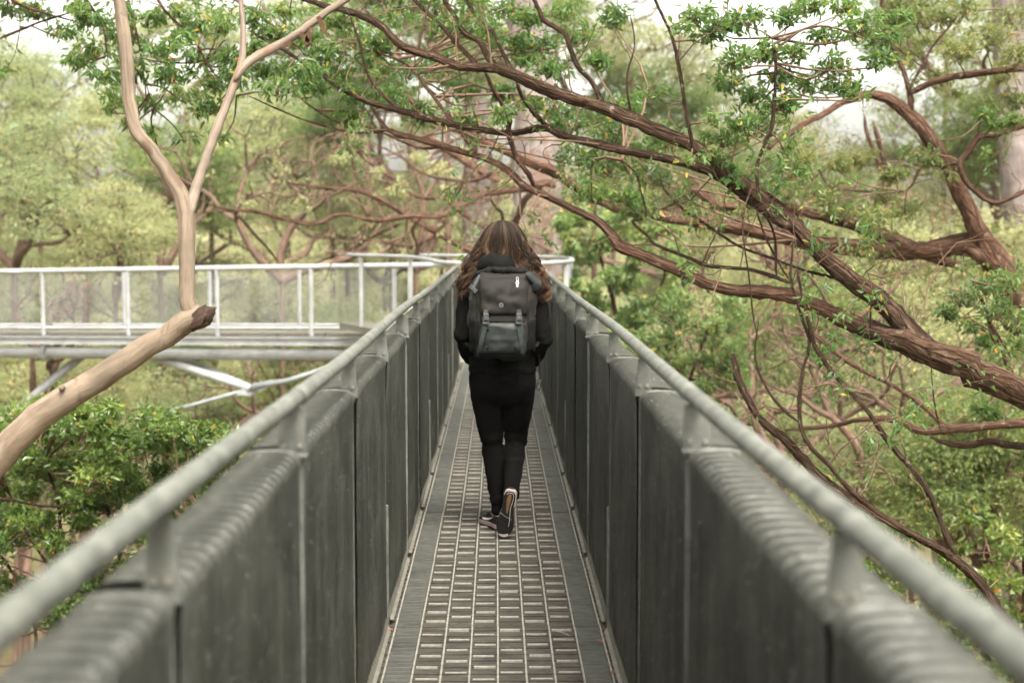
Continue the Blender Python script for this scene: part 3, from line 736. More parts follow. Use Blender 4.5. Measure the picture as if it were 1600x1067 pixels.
# ------------------------------------------------------------------ the big brown tree reaching over from the right
def big_brown():
    tb = P(2080, 1000, 8.6); gz = G(tb.x, 8.6)
    t = Tree('stringybark_tree', 'large brown rough-barked tree whose long limbs sweep across from the right edge', 'tree', 'brown', 'leaf_near', 21, (tb.x, 8.6, gz))
    t.limb([(tb.x, 8.6, gz - 0.3, 0.45), (tb.x - 0.1, 8.6, gz * 0.6, 0.38), (tb.x, 8.55, -1.5, 0.3), tuple(P(2010, 900, 8.5)) + (0.2,), tuple(P(1850, 775, 8.3)) + (0.13,), tuple(P(1720, 702, 8.2)) + (0.1,),
            tuple(P(1600, 628, 8)) + (0.082,), tuple(P(1500, 574, 8)) + (0.076,), tuple(P(1430, 540, 8.05)) + (0.065,), tuple(P(1390, 520, 8.1)) + (0.058,), tuple(P(1340, 505, 8.12)) + (0.03,)], name='trunk', world=True, sides=18, step=0.08, wob=0.07)
    A = [(1500, 575, 16), (1460, 550, 34), (1430, 528, 37), (1380, 475, 34), (1329, 438, 31), (1282, 398, 30), (1240, 352, 30), (1197, 314, 33), (1151, 279, 29), (1094, 234, 25), (1019, 202, 23), (940, 169, 23), (880, 150, 22), (820, 125, 20), (780, 110, 19), (720, 106, 17), (680, 92, 16), (625, 72, 14), (592, 40, 13), (545, 18, 11), (500, 6, 9), (430, -20, 7)]
    t.limb(A, d=(8, 9.2), sides=14)
    t.limb([(1235, 356, 24), (1200, 330, 24), (1169, 309, 22), (1122, 277, 20), (1062, 255, 17), (954, 230, 15), (880, 212, 13), (850, 199, 13), (794, 208, 12), (701, 191, 13), (643, 177, 12), (599, 167, 10), (550, 150, 9), (500, 118, 8), (440, 78, 6), (385, 48, 4)], d=(8.2, 10.2))
    t.limb([(1480, 572, 12), (1430, 545, 34), (1390, 522, 32), (1338, 505, 30), (1282, 481, 27), (1226, 462, 27), (1160, 457, 24), (1108, 447, 22), (1060, 425, 20), (1010, 403, 19), (966, 386, 21), (952, 365, 17), (925, 342, 14), (880, 320, 13), (850, 305, 13), (820, 290, 13), (794, 265, 13), (755, 245, 12), (700, 228, 11), (650, 215, 10), (620, 208, 9), (603, 200, 8), (590, 180, 7), (578, 160, 6)], d=(8.1, 9.8), m=M['red'])
    sub = [
        ([(604, 204, 6), (570, 208, 4), (540, 206, 4), (480, 190, 3), (420, 165, 3), (385, 148, 2)], (9.8, 10.2)),
        ([(836, 300, 9), (826, 275, 9), (806, 247, 9), (794, 206, 9), (796, 186, 9), (782, 160, 8), (770, 140, 8), (757, 112, 8)], (9.3, 9.0)),
        ([(858, 201, 10), (837, 180, 9), (816, 152, 8), (806, 128, 7)], (9.2, 8.9)),
        ([(946, 172, 12), (926, 131, 10), (903, 105, 10), (890, 75, 9), (882, 54, 9), (849, 32, 8), (843, 18, 7), (832, -5, 6), (815, -40, 5)], (8.7, 8.9)),
        ([(802, 114, 9), (785, 81, 7), (772, 51, 6), (751, 30, 6), (729, 0, 5), (700, -40, 4)], (8.9, 9.2)),
        ([(778, 106, 12), (762, 88, 11), (751, 66, 10), (725, 49, 10), (714, 28, 9), (694, -2, 8), (670, -50, 7)], (8.9, 9.2)),
        ([(748, 104, 9), (716, 71, 8), (691, 43, 7), (668, 20, 7), (648, 0, 6), (610, -40, 5)], (9, 9.4)),
        ([(1082, 232, 8), (1077, 200, 8), (1070, 160, 7), (1062, 110, 7), (1050, 60, 6), (1025, 5, 5), (1010, -40, 4)], (8.3, 8.3)),
        ([(1187, 308, 8), (1183, 285, 7), (1184, 253, 7), (1199, 215, 7), (1207, 187, 7), (1211, 100, 6), (1205, 60, 4)], (8.2, 8.4)),
        ([(1000, 196, 6), (985, 170, 5), (980, 120, 4), (992, 70, 3), (985, 20, 2)], (8.6, 8.8)),
        ([(630, 175, 7), (600, 150, 6), (575, 115, 5), (560, 60, 4), (545, 20, 3)], (9.9, 9.8)),
        ([(745, 240, 9), (720, 205, 8), (690, 168, 7), (662, 132, 6), (632, 100, 5), (580, 80, 4)], (9.7, 10.2)),
        ([(700, 228, 6), (660, 232, 5), (630, 222, 4), (580, 200, 4), (520, 188, 3), (450, 140, 2)], (9.8, 10.4)),
        ([(1236, 443, 7), (1179, 423, 7), (1128, 417, 7), (1103, 413, 7), (1068, 399, 6), (1025, 382, 6), (1012, 369, 5), (988, 346, 5), (1008, 338, 5), (1002, 301, 4), (992, 270, 4), (971, 250, 3)], (8.4, 9.4)),
        ([(1310, 436, 6), (1250, 420, 5), (1204, 402, 5), (1154, 384, 5), (1103, 351, 5), (1068, 328, 5), (1037, 296, 4), (1030, 270, 2)], (8.3, 9.2)),
        ([(1238, 382, 4), (1236, 440, 5), (1254, 500, 5), (1264, 536, 6), (1252, 590, 7), (1249, 655, 8), (1265, 695, 8), (1292, 722, 9), (1340, 775, 9), (1420, 830, 10), (1490, 868, 12)], (8.2, 7.6)),
        ([(1146, 556, 14), (1157, 601, 14), (1186, 653, 15), (1228, 688, 16), (1287, 749, 17), (1357, 797, 16), (1420, 832, 16), (1476, 862, 17), (1528, 905, 18), (1570, 965, 20), (1640, 1060, 22)], (8.3, 7.4)),
        ([(1244, 420, 5), (1263, 500, 7), (1278, 548, 8), (1320, 602, 9), (1356, 641, 9), (1395, 698, 10), (1445, 757, 10), (1478, 835, 11), (1492, 866, 12)], (8.1, 7.7)),
        ([(1185, 500, 3), (1180, 560, 4), (1200, 610, 5), (1225, 640, 6), (1249, 660, 7)], (8.0, 7.9)),
        ([(1165, 318, 3), (1160, 360, 3), (1170, 430, 3), (1178, 500, 3), (1186, 530, 2)], (8.2, 8.0)),
        ([(1180, 325, 4), (1196, 370, 4), (1222, 420, 4), (1236, 440, 4)], (8.2, 8.2)),
        ([(1190, 322, 4), (1210, 370, 4), (1212, 425, 5), (1216, 432, 2)], (8.3, 8.3)),
        ([(1268, 520, 7), (1335, 572, 8), (1395, 602, 9), (1440, 632, 9), (1470, 660, 10), (1490, 680, 10)], (10.5, 10)),
        ([(1225, 672, 6), (1300, 665, 8), (1345, 655, 9), (1400, 655, 13), (1440, 672, 15), (1500, 667, 16), (1600, 661, 17), (1720, 660, 20), (1850, 700, 24)], (10.5, 9.5)),
        ([(1455, 684, 6), (1490, 694, 11), (1520, 694, 12), (1545, 688, 12), (1575, 694, 13), (1620, 704, 14), (1750, 760, 18)], (8.4, 8.2)),
        ([(1360, 512, 4), (1362, 470, 3), (1372, 455, 2)], (8, 7.9)),
        ([(1454, 540, 2), (1456, 590, 2), (1462, 640, 3), (1472, 680, 2)], (7.9, 7.9)),
    ]
    for pts, d in sub:
        t.limb(pts, d=d, sides=9, m=M['red'] if d[0] > 9 else None)
    rs = random.Random(5)
    # dead fine twigs hanging among the low limbs
    for _ in range(46):
        u, v = rs.uniform(1080, 1420), rs.uniform(400, 780)
        if v > 560 + (u - 1080) * 0.75: continue
        dy = rs.uniform(8, 10.5); a = rs.uniform(-2.6, 2.6); L = rs.uniform(40, 110)
        p = [(u, v)]
        for _k in range(4):
            a += rs.uniform(-.6, .6); p.append((p[-1][0] + math.sin(a) * L / 4, p[-1][1] - math.cos(a) * L / 4))
        t.deadtwig(p, dy, rs.uniform(1.5, 3.2))
    kw = dict(ll=0.050)
    near = [(1105, 55), (1130, 40), (1170, 30), (1185, 85), (1230, 30), (1240, 85), (1290, 60), (1300, 110), (1345, 40), (1370, 95), (1330, 140), (1270, 135), (1215, 125), (1150, 95), (1160, 195), (1205, 200), (1225, 165), (1140, 130), (1400, 30), (1380, 60), (1090, 25), (1260, 10), (1320, 10), (1130, 218), (1175, 150)]
    for u, v in near: t.spray(u, v, rs.uniform(8.2, 9.0), rs.uniform(28, 44), nsub=13, per=12, **kw)
    for u, v in [(1345, 150), (1310, 90), (1060, 45), (1085, 250), (1120, 190)]: t.spray(u, v, 8.1, 24, nsub=5, per=8, **kw)
    # dark green mass over the middle
    for u, v, r in [(930, 180, 42), (975, 170, 40), (1000, 235, 44), (905, 245, 44), (950, 260, 46), (1020, 275, 40), (980, 310, 36), (925, 305, 38), (890, 200, 34), (1040, 220, 36), (1000, 330, 26), (960, 215, 40)]:
        t.spray(u, v, rs.uniform(10.6, 11.8), r, nsub=15, per=16, ll=0.054)
    for u, v, r in [(480, 60, 40), (530, 30, 44), (575, 100, 40), (620, 30, 44), (640, 110, 44), (700, 50, 46), (720, 140, 40), (660, 180, 34), (760, 50, 40), (570, 150, 38), (520, 120, 38), (800, 70, 34), (610, 150, 36), (590, 70, 34), (555, 60, 36), (680, 10, 40), (740, 10, 36), (500, 90, 36), (830, 30, 30), (780, 150, 24), (480, 135, 34), (445, 110, 30), (545, 185, 30), (700, 100, 40), (820, 95, 26), (730, 190, 26), (845, 70, 36), (800, 20, 36), (860, 110, 30), (880, 20, 34), (835, 165, 24), (870, 180, 24), (905, 60, 30), (960, 30, 30), (930, 100, 26)]:
        t.spray(u, v, rs.uniform(10, 11.5), r, nsub=15, per=16, ll=0.054)
    t.fuzz(4.2, .62, .048, where=lambda p: p[2] > 1.3 or t.rng.random() < .45)
    t.finish()
big_brown()

# ------------------------------------------------------------------ other traced trees, farther back
def bent_red():
    b = P(1600, 600, 13.5); gz = G(b.x, 13.5)
    t = Tree('bent_tree', 'bent reddish-brown tree at the right with one thick level limb pointing left', 'tree', 'red', 'leaf_mid', 31, (b.x, 13.5, gz))
    c = P(1552, 420, 13.3)
    t.limb([(b.x + .4, 13.5, gz - .3, 0.42), (b.x + .2, 13.5, gz * .5, 0.34), tuple(P(1640, 640, 13.5)) + (0.17,), tuple(P(1590, 500, 13.4)) + (0.15,), tuple(P(1552, 415, 13.3)) + (0.125,), tuple(P(1520, 355, 13.2)) + (0.088,), tuple(P(1490, 283, 13.1)) + (0.076,),
            tuple(P(1465, 232, 13)) + (0.07,), tuple(P(1430, 182, 13)) + (0.062,), tuple(P(1400, 155, 13)) + (0.058,), tuple(P(1370, 142, 13)) + (0.042,), tuple(P(1330, 150, 12.8)) + (0.032,), tuple(P(1263, 192, 12.5)) + (0.028,), tuple(P(1202, 240, 12.3)) + (0.022,)], name='trunk', world=True, sides=16, step=0.1, wob=0.06)
    t.limb([(1560, 415, 46), (1516, 380, 38), (1450, 389, 33), (1399, 390, 31), (1300, 386, 29), (1240, 380, 27), (1188, 367, 27), (1140, 356, 25), (1094, 347, 25), (1040, 335, 22), (977, 325, 19), (940, 312, 18), (900, 290, 18), (870, 268, 19), (840, 258, 18), (800, 240, 16), (740, 215, 14), (700, 200, 12), (650, 170, 9), (600, 110, 7), (580, 60, 5)], d=(13.2, 15.5))
    t.limb([(1490, 410, 26), (1440, 392, 24), (1375, 366, 22), (1290, 340, 20), (1200, 322, 18), (1130, 325, 17), (1104, 310, 17), (1085, 298, 14), (1060, 312, 10), (1030, 328, 8)], d=(13.6, 14.5))
    for pts, d in [([(1424, 172, 12), (1418, 130, 10), (1400, 80, 9), (1385, 40, 8), (1378, -10, 7)], (13, 13.2)), ([(1421, 140, 7), (1440, 105, 6), (1455, 75, 5), (1480, 45, 4), (1500, 20, 3)], (13, 13)),
                   ([(1420, 146, 11), (1460, 128, 12), (1510, 117, 12), (1600, 106, 13), (1760, 92, 15)], (13, 12.5)),
                   ([(1480, 258, 7), (1440, 262, 6), (1425, 290, 5), (1412, 300, 3)], (13, 12.9)),
                   ([(1385, 300, 8), (1372, 250, 8), (1355, 210, 7), (1350, 180, 5)], (17, 17)), ([(1390, 290, 10), (1378, 240, 10), (1365, 190, 8)], (18, 18)),
                   ([(1380, 300, 4), (1330, 298, 4), (1295, 290, 5), (1275, 260, 4)], (17, 17)),
                   ([(1560, 460, 40), (1540, 400, 20), (1470, 395, 16)], (13.8, 13.8))]:
        t.limb(pts, d=d, sides=9)
    rs = random.Random(9)
    for u, v, r in [(1450, 30, 44), (1500, 20, 46), (1540, 60, 44), (1580, 30, 44), (1500, 80, 40), (1560, 120, 36), (1420, 90, 34), (1590, 90, 36), (1410, 10, 40), (1330, 330, 40), (1370, 340, 36), (1285, 310, 36), (1230, 300, 34), (1420, 330, 34), (1250, 250, 26), (1590, 160, 36), (1445, 250, 24), (1400, 275, 22), (1540, 170, 28), (1455, 65, 36), (1350, 250, 26), (1380, 310, 28), (1310, 260, 22), (1470, 120, 28)]:
        t.spray(u, v, rs.uniform(12, 14.5), r, nsub=14, per=16, ll=0.06, maxd=3.2)
    t.fuzz(3.6, .6, .06, .2, .7)
    t.finish()
bent_red()

def squiggle():
    b = P(1900, 300, 12.2); gz = G(b.x, 12.2)
    t = Tree('crooked_tree', 'tree beyond the right edge with a crooked S-shaped bare branch and leafy tip', 'tree', 'red', 'leaf_near', 41, (b.x, 12.2, gz))
    t.limb([(b.x, 12.2, gz - .3, .3), (b.x + .1, 12.2, gz * .4, .25), (b.x, 12.2, 0.5, .18), (b.x - .05, 12.2, 2.0, .14), (b.x + .2, 12.2, 4.5, .1), (b.x, 12.3, 7, .05)], name='trunk', world=True, sides=14, step=.2)
    t.limb([(1890, 120, 20), (1760, 150, 17), (1600, 194, 14), (1560, 207, 13), (1530, 214, 12), (1514, 238, 12), (1501, 254, 11), (1508, 282, 10), (1530, 305, 9), (1555, 318, 9), (1580, 309, 8), (1640, 282, 7)], d=(12.2, 11.8))
    t.limb([(1512, 246, 8), (1495, 256, 7), (1480, 258, 6)], d=(12, 12.2), sides=8)
    t.limb([(1660, 700, 14), (1590, 600, 10), (1560, 540, 8), (1540, 480, 6), (1520, 440, 4)], d=(10.5, 9.8), sides=9)
    t.limb([(1560, 545, 6), (1548, 520, 4), (1545, 500, 3), (1580, 560, 4)], d=(9.8, 9.8), sides=7)
    rs = random.Random(2)
    for u, v, r in [(1560, 195, 20), (1585, 190, 22), (1540, 180, 18), (1500, 470, 30), (1540, 450, 34), (1580, 440, 36), (1560, 490, 34), (1520, 510, 30), (1590, 500, 34), (1480, 490, 22), (1600, 540, 30), (1545, 535, 24), (1535, 640, 18), (1560, 655, 16)]:
        t.spray(u, v, rs.uniform(9.4, 10.6) if v > 300 else 11.8, r, nsub=13, per=13, ll=0.05, maxd=2)
    t.fuzz(3.0, .4, .055, .15, .45)
    t.finish()
squiggle()

def centre_red():
    b = P(790, 420, 25.5); gz = G(b.x, 25.5)
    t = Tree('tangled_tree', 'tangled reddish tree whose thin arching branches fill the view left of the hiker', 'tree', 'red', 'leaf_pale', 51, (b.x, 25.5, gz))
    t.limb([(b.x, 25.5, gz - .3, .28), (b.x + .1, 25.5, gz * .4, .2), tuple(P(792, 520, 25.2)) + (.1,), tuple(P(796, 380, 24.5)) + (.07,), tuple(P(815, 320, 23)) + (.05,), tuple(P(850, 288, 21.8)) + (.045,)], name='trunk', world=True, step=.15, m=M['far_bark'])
    L = [
        ([(868, 292, 14), (850, 286, 12), (808, 296, 9), (760, 303, 9), (740, 313, 8), (706, 333, 9), (682, 340, 9), (643, 338, 9), (587, 345, 8), (534, 335, 8), (492, 349, 8), (450, 342, 7), (398, 330, 7), (363, 330, 5), (310, 334, 4)], (14.4, 14)),
        ([(395, 330, 6), (370, 328, 5), (350, 326, 4), (316, 313, 3), (290, 300, 2)], (14, 13.8)),
        ([(372, 336, 5), (400, 368, 5), (420, 390, 4), (435, 410, 3)], (14, 14.6)),
        ([(760, 395, 16), (730, 389, 13), (686, 364, 11), (643, 343, 10), (608, 321, 10), (582, 306, 9), (550, 296, 8), (500, 292, 6), (440, 285, 4)], (18, 18)),
        ([(790, 365, 9), (760, 355, 9), (721, 330, 9), (696, 311, 9), (655, 308, 8), (611, 277, 7), (570, 250, 5), (540, 215, 4)], (17, 17.5)),
        ([(660, 208, 10), (700, 235, 11), (750, 265, 12), (800, 290, 12), (850, 300, 14)], (16.5, 15.5)),
        ([(770, 270, 8), (740, 282, 7), (700, 280, 6), (660, 270, 5), (625, 245, 4), (585, 225, 3)], (15.5, 16)),
        ([(654, 408, 6), (650, 380, 5), (645, 358, 5), (660, 340, 4)], (15.5, 15)),
        ([(786, 370, 6), (785, 335, 6), (775, 325, 5), (765, 308, 4)], (16, 15)),
        ([(600, 322, 6), (575, 300, 6), (555, 270, 5), (548, 235, 4), (530, 200, 3)], (18, 18)),
        ([(560, 304, 5), (530, 280, 5), (520, 250, 4), (525, 220, 3)], (18.5, 19)),
        ([(625, 350, 6), (580, 372, 5), (540, 392, 4), (490, 412, 3)], (18, 19)),
        ([(690, 365, 6), (640, 385, 5), (600, 378, 4), (560, 370, 3)], (18.5, 19)),
    ]
    for pts, d in L: t.limb(pts, d=(d[0] * 1.5, d[1] * 1.5), sides=9)
    rs = random.Random(8)
    for _ in range(40):
        u, v = rs.uniform(480, 770), rs.uniform(210, 400); a = rs.uniform(-3, 3); p = [(u, v)]
        for _k in range(4):
            a += rs.uniform(-.6, .6); p.append((p[-1][0] + math.sin(a) * 20, p[-1][1] - math.cos(a) * 20))
        t.deadtwig(p, rs.uniform(23, 28), rs.uniform(2, 3.5))
    for u, v, r in [(560, 225, 22), (590, 270, 20), (680, 265, 20), (620, 300, 18), (720, 240, 20), (650, 250, 22), (700, 300, 16), (530, 250, 20)]:
        t.spray(u, v, rs.uniform(23, 27), r, nsub=9, per=12, ll=0.1)
    t.fuzz(2.2, .4, .09, .3, 1.1)
    t.finish()
centre_red()

def hanging_left():
    b = P(-500, 300, 11); gz = G(b.x, 11)
    t = Tree('leafy_gum', 'gum with drooping green leaf sprays hanging in from the top left corner', 'tree', 'red', 'leaf_near', 61, (b.x, 11, gz), wid=0.36)
    t.limb([(b.x, 11, gz - .3, .35), (b.x + .2, 11, gz * .4, .28), (b.x, 11, 1, .2), (b.x + .2, 11, 4, .14), tuple(P(-200, -110, 10.6)) + (.08,), tuple(P(-40, -120, 10.4)) + (.05,), tuple(P(150, -60, 10.3)) + (.035,), tuple(P(320, -20, 10.2)) + (.025,), tuple(P(450, -10, 10.2)) + (.012,)], name='trunk', world=True, step=.15)
    for pts in [[(100, -70, 7), (130, -10, 5), (160, 40, 4), (170, 100, 2)], [(220, -40, 6), (260, 20, 5), (300, 60, 4), (330, 110, 3), (370, 150, 2)], [(-60, -60, 8), (20, 0, 6), (70, 20, 4), (140, 40, 3)],
                [(330, -20, 5), (400, 20, 4), (450, 60, 3), (480, 90, 2)], [(190, -40, 5), (215, 60, 4), (225, 120, 2), (240, 170, 1.5)], [(350, 64, 4), (320, 95, 3), (260, 98, 3), (215, 90, 2)], [(0, 60, 5), (60, 35, 4), (110, 20, 3)]]:
        t.limb(pts, d=(10.2, 9.9), sides=8)
    rs = random.Random(12)
    for u, v in [(60, 20), (100, 50), (140, 30), (150, 80), (185, 60), (230, 30), (250, 80), (210, 110), (160, 115), (265, 120), (300, 40), (310, 90), (340, 40), (330, 130), (290, 150), (400, 30), (430, 50), (420, 110), (460, 60), (370, 120), (390, 75), (20, 15), (120, 10), (190, 150), (230, 160), (330, 170), (450, 20), (480, 110), (355, 90), (270, 20), (435, 140), (120, 95), (280, 60)]:
        t.spray(u, v, rs.uniform(9.6, 10.8), rs.uniform(24, 38), nsub=11, per=12, ll=0.062, droop=1.1)
    for u, v in [(240, 205), (200, 190), (345, 215), (290, 215), (175, 170), (255, 250)]:
        t.spray(u, v, rs.uniform(10, 10.8), 20, nsub=4, per=6, ll=0.07, droop=1.2)
    t.fuzz(4.0, .7, .06, .15, .45)
    t.finish()
hanging_left()

def giant(name, label, u, Y, wtop, wbase, seed, lean=0):
    b = P(u, 500, Y); gz = G(b.x, Y)
    t = Tree(name, label, 'tree', 'giant', 'leaf_pale', seed, (b.x, Y, gz))
    k = Y / 2222 / 2
    pts = [(b.x, Y, gz - .5, wbase * k * 2.0), (b.x, Y, gz * .7, wbase * k * 1.35), (b.x, Y, gz * .3, wbase * k * 1.1)] + [tuple(P(u + lean * (400 - v) / 400, v, Y)) + ((wtop + (wbase - wtop) * max(0, v + 200) / 600) * k,) for v in (400, 300, 150, 0, -300)]
    top = P(u + lean, -300, Y)
    pts += [(top.x, Y, top.z + 9, wtop * k * .6)]
    t.limb(pts, name='trunk', world=True, sides=28, step=.5, wob=0.03, jit=0.1)
    rng = np.random.default_rng(seed)
    for i in range(9):
        a = rng.uniform(0, 6.28); z0 = top.z - 4 + i * 1.3; L = rng.uniform(3, 5.5)
        p = np.array([top.x, Y, z0]); dv = np.array([math.cos(a), math.sin(a), .45])
        pp = [tuple(p) + (.22,), tuple(p + dv * L * .5 + rng.normal(size=3) * .3) + (.14,), tuple(p + dv * L + rng.normal(size=3) * .4) + (.07,)]
        t.limb(pp, world=True, sides=8, step=.4)
        for _ in range(7):
            t.sprayw(p + dv * L * rng.uniform(.6, 1.1) + rng.normal(size=3) * 1.2, 1.0, 9, 12, .16, maxd=6, tr=.01)
    t.finish(simple=True)
giant('giant_tree', 'giant tree with a thick pinkish-grey trunk rising straight behind the hiker', 838, 38, 50, 82, 71, -10)
giant('giant_tree', 'giant tree with pinkish-grey trunk at the right edge behind the bent tree', 1600, 34, 52, 66, 72, -16)
giant('giant_tree', 'slimmer giant tree with pale trunk half hidden left of the hiker', 742, 50, 30, 40, 73, 2)

# ------------------------------------------------------------------ bushes close by
def bush(name, label, stems, sprays, seed, base, leafm='leaf_bush', ll=.06, nsub=9, per=12, bark_='brown', group=None):
    t = Tree(name, label, 'shrub' if 'shrub' in label else 'tree', bark_, leafm, seed, base, group=group, wid=0.5)
    for pts, d in stems: t.limb(pts, d=d, sides=8, name='stem')
    for u, v, Y, r in sprays: t.spray(u, v, Y, r, nsub=nsub, per=per, ll=ll, maxd=3, droop=.25)
    t.finish()
def bush_left():
    rs = random.Random(3); sp = []
    top = [(-60, 660), (0, 632), (60, 612), (120, 596), (180, 598), (230, 628), (280, 640), (330, 650), (380, 676), (430, 715), (480, 780)]
    def ty(u):
        for (a, b), (c, e) in zip(top, top[1:]):
            if a <= u <= c: return b + (e - b) * (u - a) / (c - a)
        return 800
    for i in range(290):
        u = rs.uniform(-60, 470); f = rs.random() ** 1.15
        v = ty(u) + 22 + f * 360
        Y = 10.3 + rs.uniform(-.6, .9) + (f * .3)
        sp.append((u, v, Y, rs.uniform(20, 36)))
    b = P(190, 1067, 11); gz = G(b.x, 11)
    stems = [([(200, 1400, 20, 11), (200, 1120, 16), (205, 1000, 12), (190, 880, 9), (165, 780, 7), (160, 700, 4)], (11, 10.6)), ([(100, 1200, 12), (95, 1020, 10), (88, 900, 8), (92, 800, 6), (70, 720, 4)], (10.5, 10.3)),
             ([(205, 1010, 9), (240, 930, 7), (290, 840, 6), (330, 760, 4)], (10.8, 10.6)), ([(96, 1000, 6), (130, 940, 5), (160, 860, 4)], (10.2, 10.2)), ([(88, 900, 5), (40, 830, 4), (10, 760, 3)], (10.3, 10.2)),
             ([(130, 1067, 9), (160, 980, 7), (215, 920, 5), (260, 905, 4), (330, 850, 3)], (10, 10)), ([(60, 1067, 8), (50, 960, 6), (10, 880, 5), (-30, 840, 4)], (10, 10)), ([(-60, 790, 7), (0, 779, 6), (40, 786, 5), (75, 791, 5), (100, 788, 4), (103, 779, 2)], (9, 9))]
    stems.append(([(200, 2600, 40), (205, 1700, 30), (200, 1400, 22)], (11, 11)))
    bush('leafy_shrub', 'dense glossy green shrub with a few orange leaves below the pale gum limb', stems, sp, 81, (b.x, 11, gz), per=16, nsub=14, ll=.046)
bush_left()
def bush_right():
    rs = random.Random(6)
    sp = [(rs.uniform(1480, 1680), 790 + rs.random() ** .8 * 300 + 15, rs.uniform(12.5, 14), rs.uniform(18, 32)) for _ in range(80)]
    b = P(1590, 1000, 13.5); gz = G(b.x, 13.5)
    bush('leafy_shrub', 'green leafy shrub at the right edge below the dead limbs', [([(1600, 2300, 40), (1600, 1500, 24), (1590, 1100, 14), (1560, 940, 8), (1540, 840, 4)], (13.5, 13.3)), ([(1590, 1080, 9), (1620, 950, 6), (1630, 850, 4)], (13.4, 13.4))], sp, 82, (b.x, 13.5, gz), ll=.065)
    sp = [(rs.uniform(1330, 1560), rs.uniform(870, 1100) + 10, rs.uniform(10.5, 11.5), rs.uniform(16, 28)) for _ in range(60)]
    sp = [q for q in sp if q[1] > 860 + max(0, 1400 - q[0]) * .3]
    b = P(1450, 1100, 11); gz = G(b.x, 11)
    bush('leafy_shrub', 'low green shrub with reddish stems just outside the right handrail', [([(1460, 2400, 40), (1460, 1500, 20), (1450, 1150, 12), (1430, 1000, 7), (1380, 930, 4)], (11, 10.9)), ([(1450, 1120, 8), (1500, 1000, 6), (1530, 920, 3)], (11, 11))], sp, 83, (b.x, 11, gz), per=9)
    # bright green bush past the end of the right handrail and a paler one nearer
    sp = [(880 + rs.random() * 190, 335 + rs.random() * 330, rs.uniform(20, 22.5), rs.uniform(18, 30)) for _ in range(120)]
    sp = [q for q in sp if q[0] < 1080 - abs(q[1] - 470) * .25]
    b = P(980, 600, 21); gz = G(b.x, 21)
    bush('leafy_tree', 'bright green bushy tree just past the far end of the right handrail', [([(990, 1500, 30), (985, 900, 22), (975, 600, 14), (960, 480, 9), (930, 380, 5)], (21, 21)), ([(975, 590, 10), (1010, 500, 7), (1040, 430, 4)], (21, 21)), ([(978, 620, 8), (930, 530, 6), (905, 440, 4)], (21, 21))], sp, 84, (b.x, 21, gz), 'leaf_mid', ll=.105, per=15)
    sp = [(960 + rs.random() * 190, 470 + rs.random() * 150, rs.uniform(15.5, 17), rs.uniform(20, 32)) for _ in range(50)]
    b = P(1060, 640, 16.5); gz = G(b.x, 16.5)
    bush('leafy_tree', 'pale yellow-green bushy tree with reddish stem beside the right handrail', [([(1070, 1800, 34), (1068, 900, 20), (1062, 660, 12), (1060, 560, 8), (1040, 490, 4)], (16.5, 16.3)), ([(1062, 640, 8), (1090, 560, 6), (1110, 500, 4)], (16.3, 16.3))], sp, 85, (b.x, 16.5, gz), 'leaf_mid', ll=.08, bark_='red', per=10)
bush_right()

# ------------------------------------------------------------------ the forest behind
def proto(seed, leafm, Rr, nl):
    rng = np.random.default_rng(seed)
    tw = TubeSet(6); lv = Leaves(); ends = []
    def grow(p, d, L, r, lev):
        q = [p]; dd = d.copy()
        for k in range(3):
            dd = dd + rng.normal(size=3) * 0.3; dd[2] += 0.06; dd /= np.linalg.norm(dd)
            q.append(q[-1] + dd * L / 3)
        q = np.array(q); tw.add(catmull(q, L / 7), r, r * 0.6)
        if lev >= 2: ends.append((q[-1], dd)); ends.append((q[2] + rng.normal(size=3) * .35, dd))
        if lev < 3:
            for _ in range(3 if lev else 3):
                e = dd + rng.normal(size=3) * 0.62; e[2] = e[2] * 0.7 + 0.12; e /= np.linalg.norm(e)
                grow(q[-1], e, L * rng.uniform(0.58, 0.8), r * 0.55, lev + 1)
    for k in range(3):
        a = k * 2.1 + rng.uniform(-.4, .4)
        d = np.array([math.cos(a) * .75, math.sin(a) * .75, .75]); d /= np.linalg.norm(d)
        grow(np.zeros(3), d, Rr * .5, .16, 0)
    per = nl // len(ends)
    for c, dd in ends:
        rad = Rr * rng.uniform(.08, .22); n = int(per * rng.uniform(.3, 1.7)); tone = rng.uniform(0, 1)
        v = rng.normal(size=(n, 3)); v /= np.linalg.norm(v, axis=1)[:, None]
        v *= rng.uniform(0, 1, (n, 1)) ** .45 * np.array([1.2, 1.2, .42]) + np.sin(v[:, [1, 2, 0]] * 5 + rng.uniform(0, 6)) * .22
        lv.add(c + v * rad, v + rng.normal(size=(n, 3)) * .6 + np.array([0, 0, -.3]), rng.uniform(.07, .17, n), tone)
    return lv.mesh('crown', M[leafm], rng, .45, True), tw.mesh('branches', M['far_bark'])
def unit_trunk(m):
    pts = [(0.03 * math.sin(z * 5), 0.03 * math.cos(z * 4), z) for z in np.linspace(0, 1, 9)]
    V, F, uv = tube_arr(pts, np.linspace(0.24, 0.12, 9), 12, False, 0.03)
    return mesh_np('trunk', V, [np.array(F)], m, True, uv)
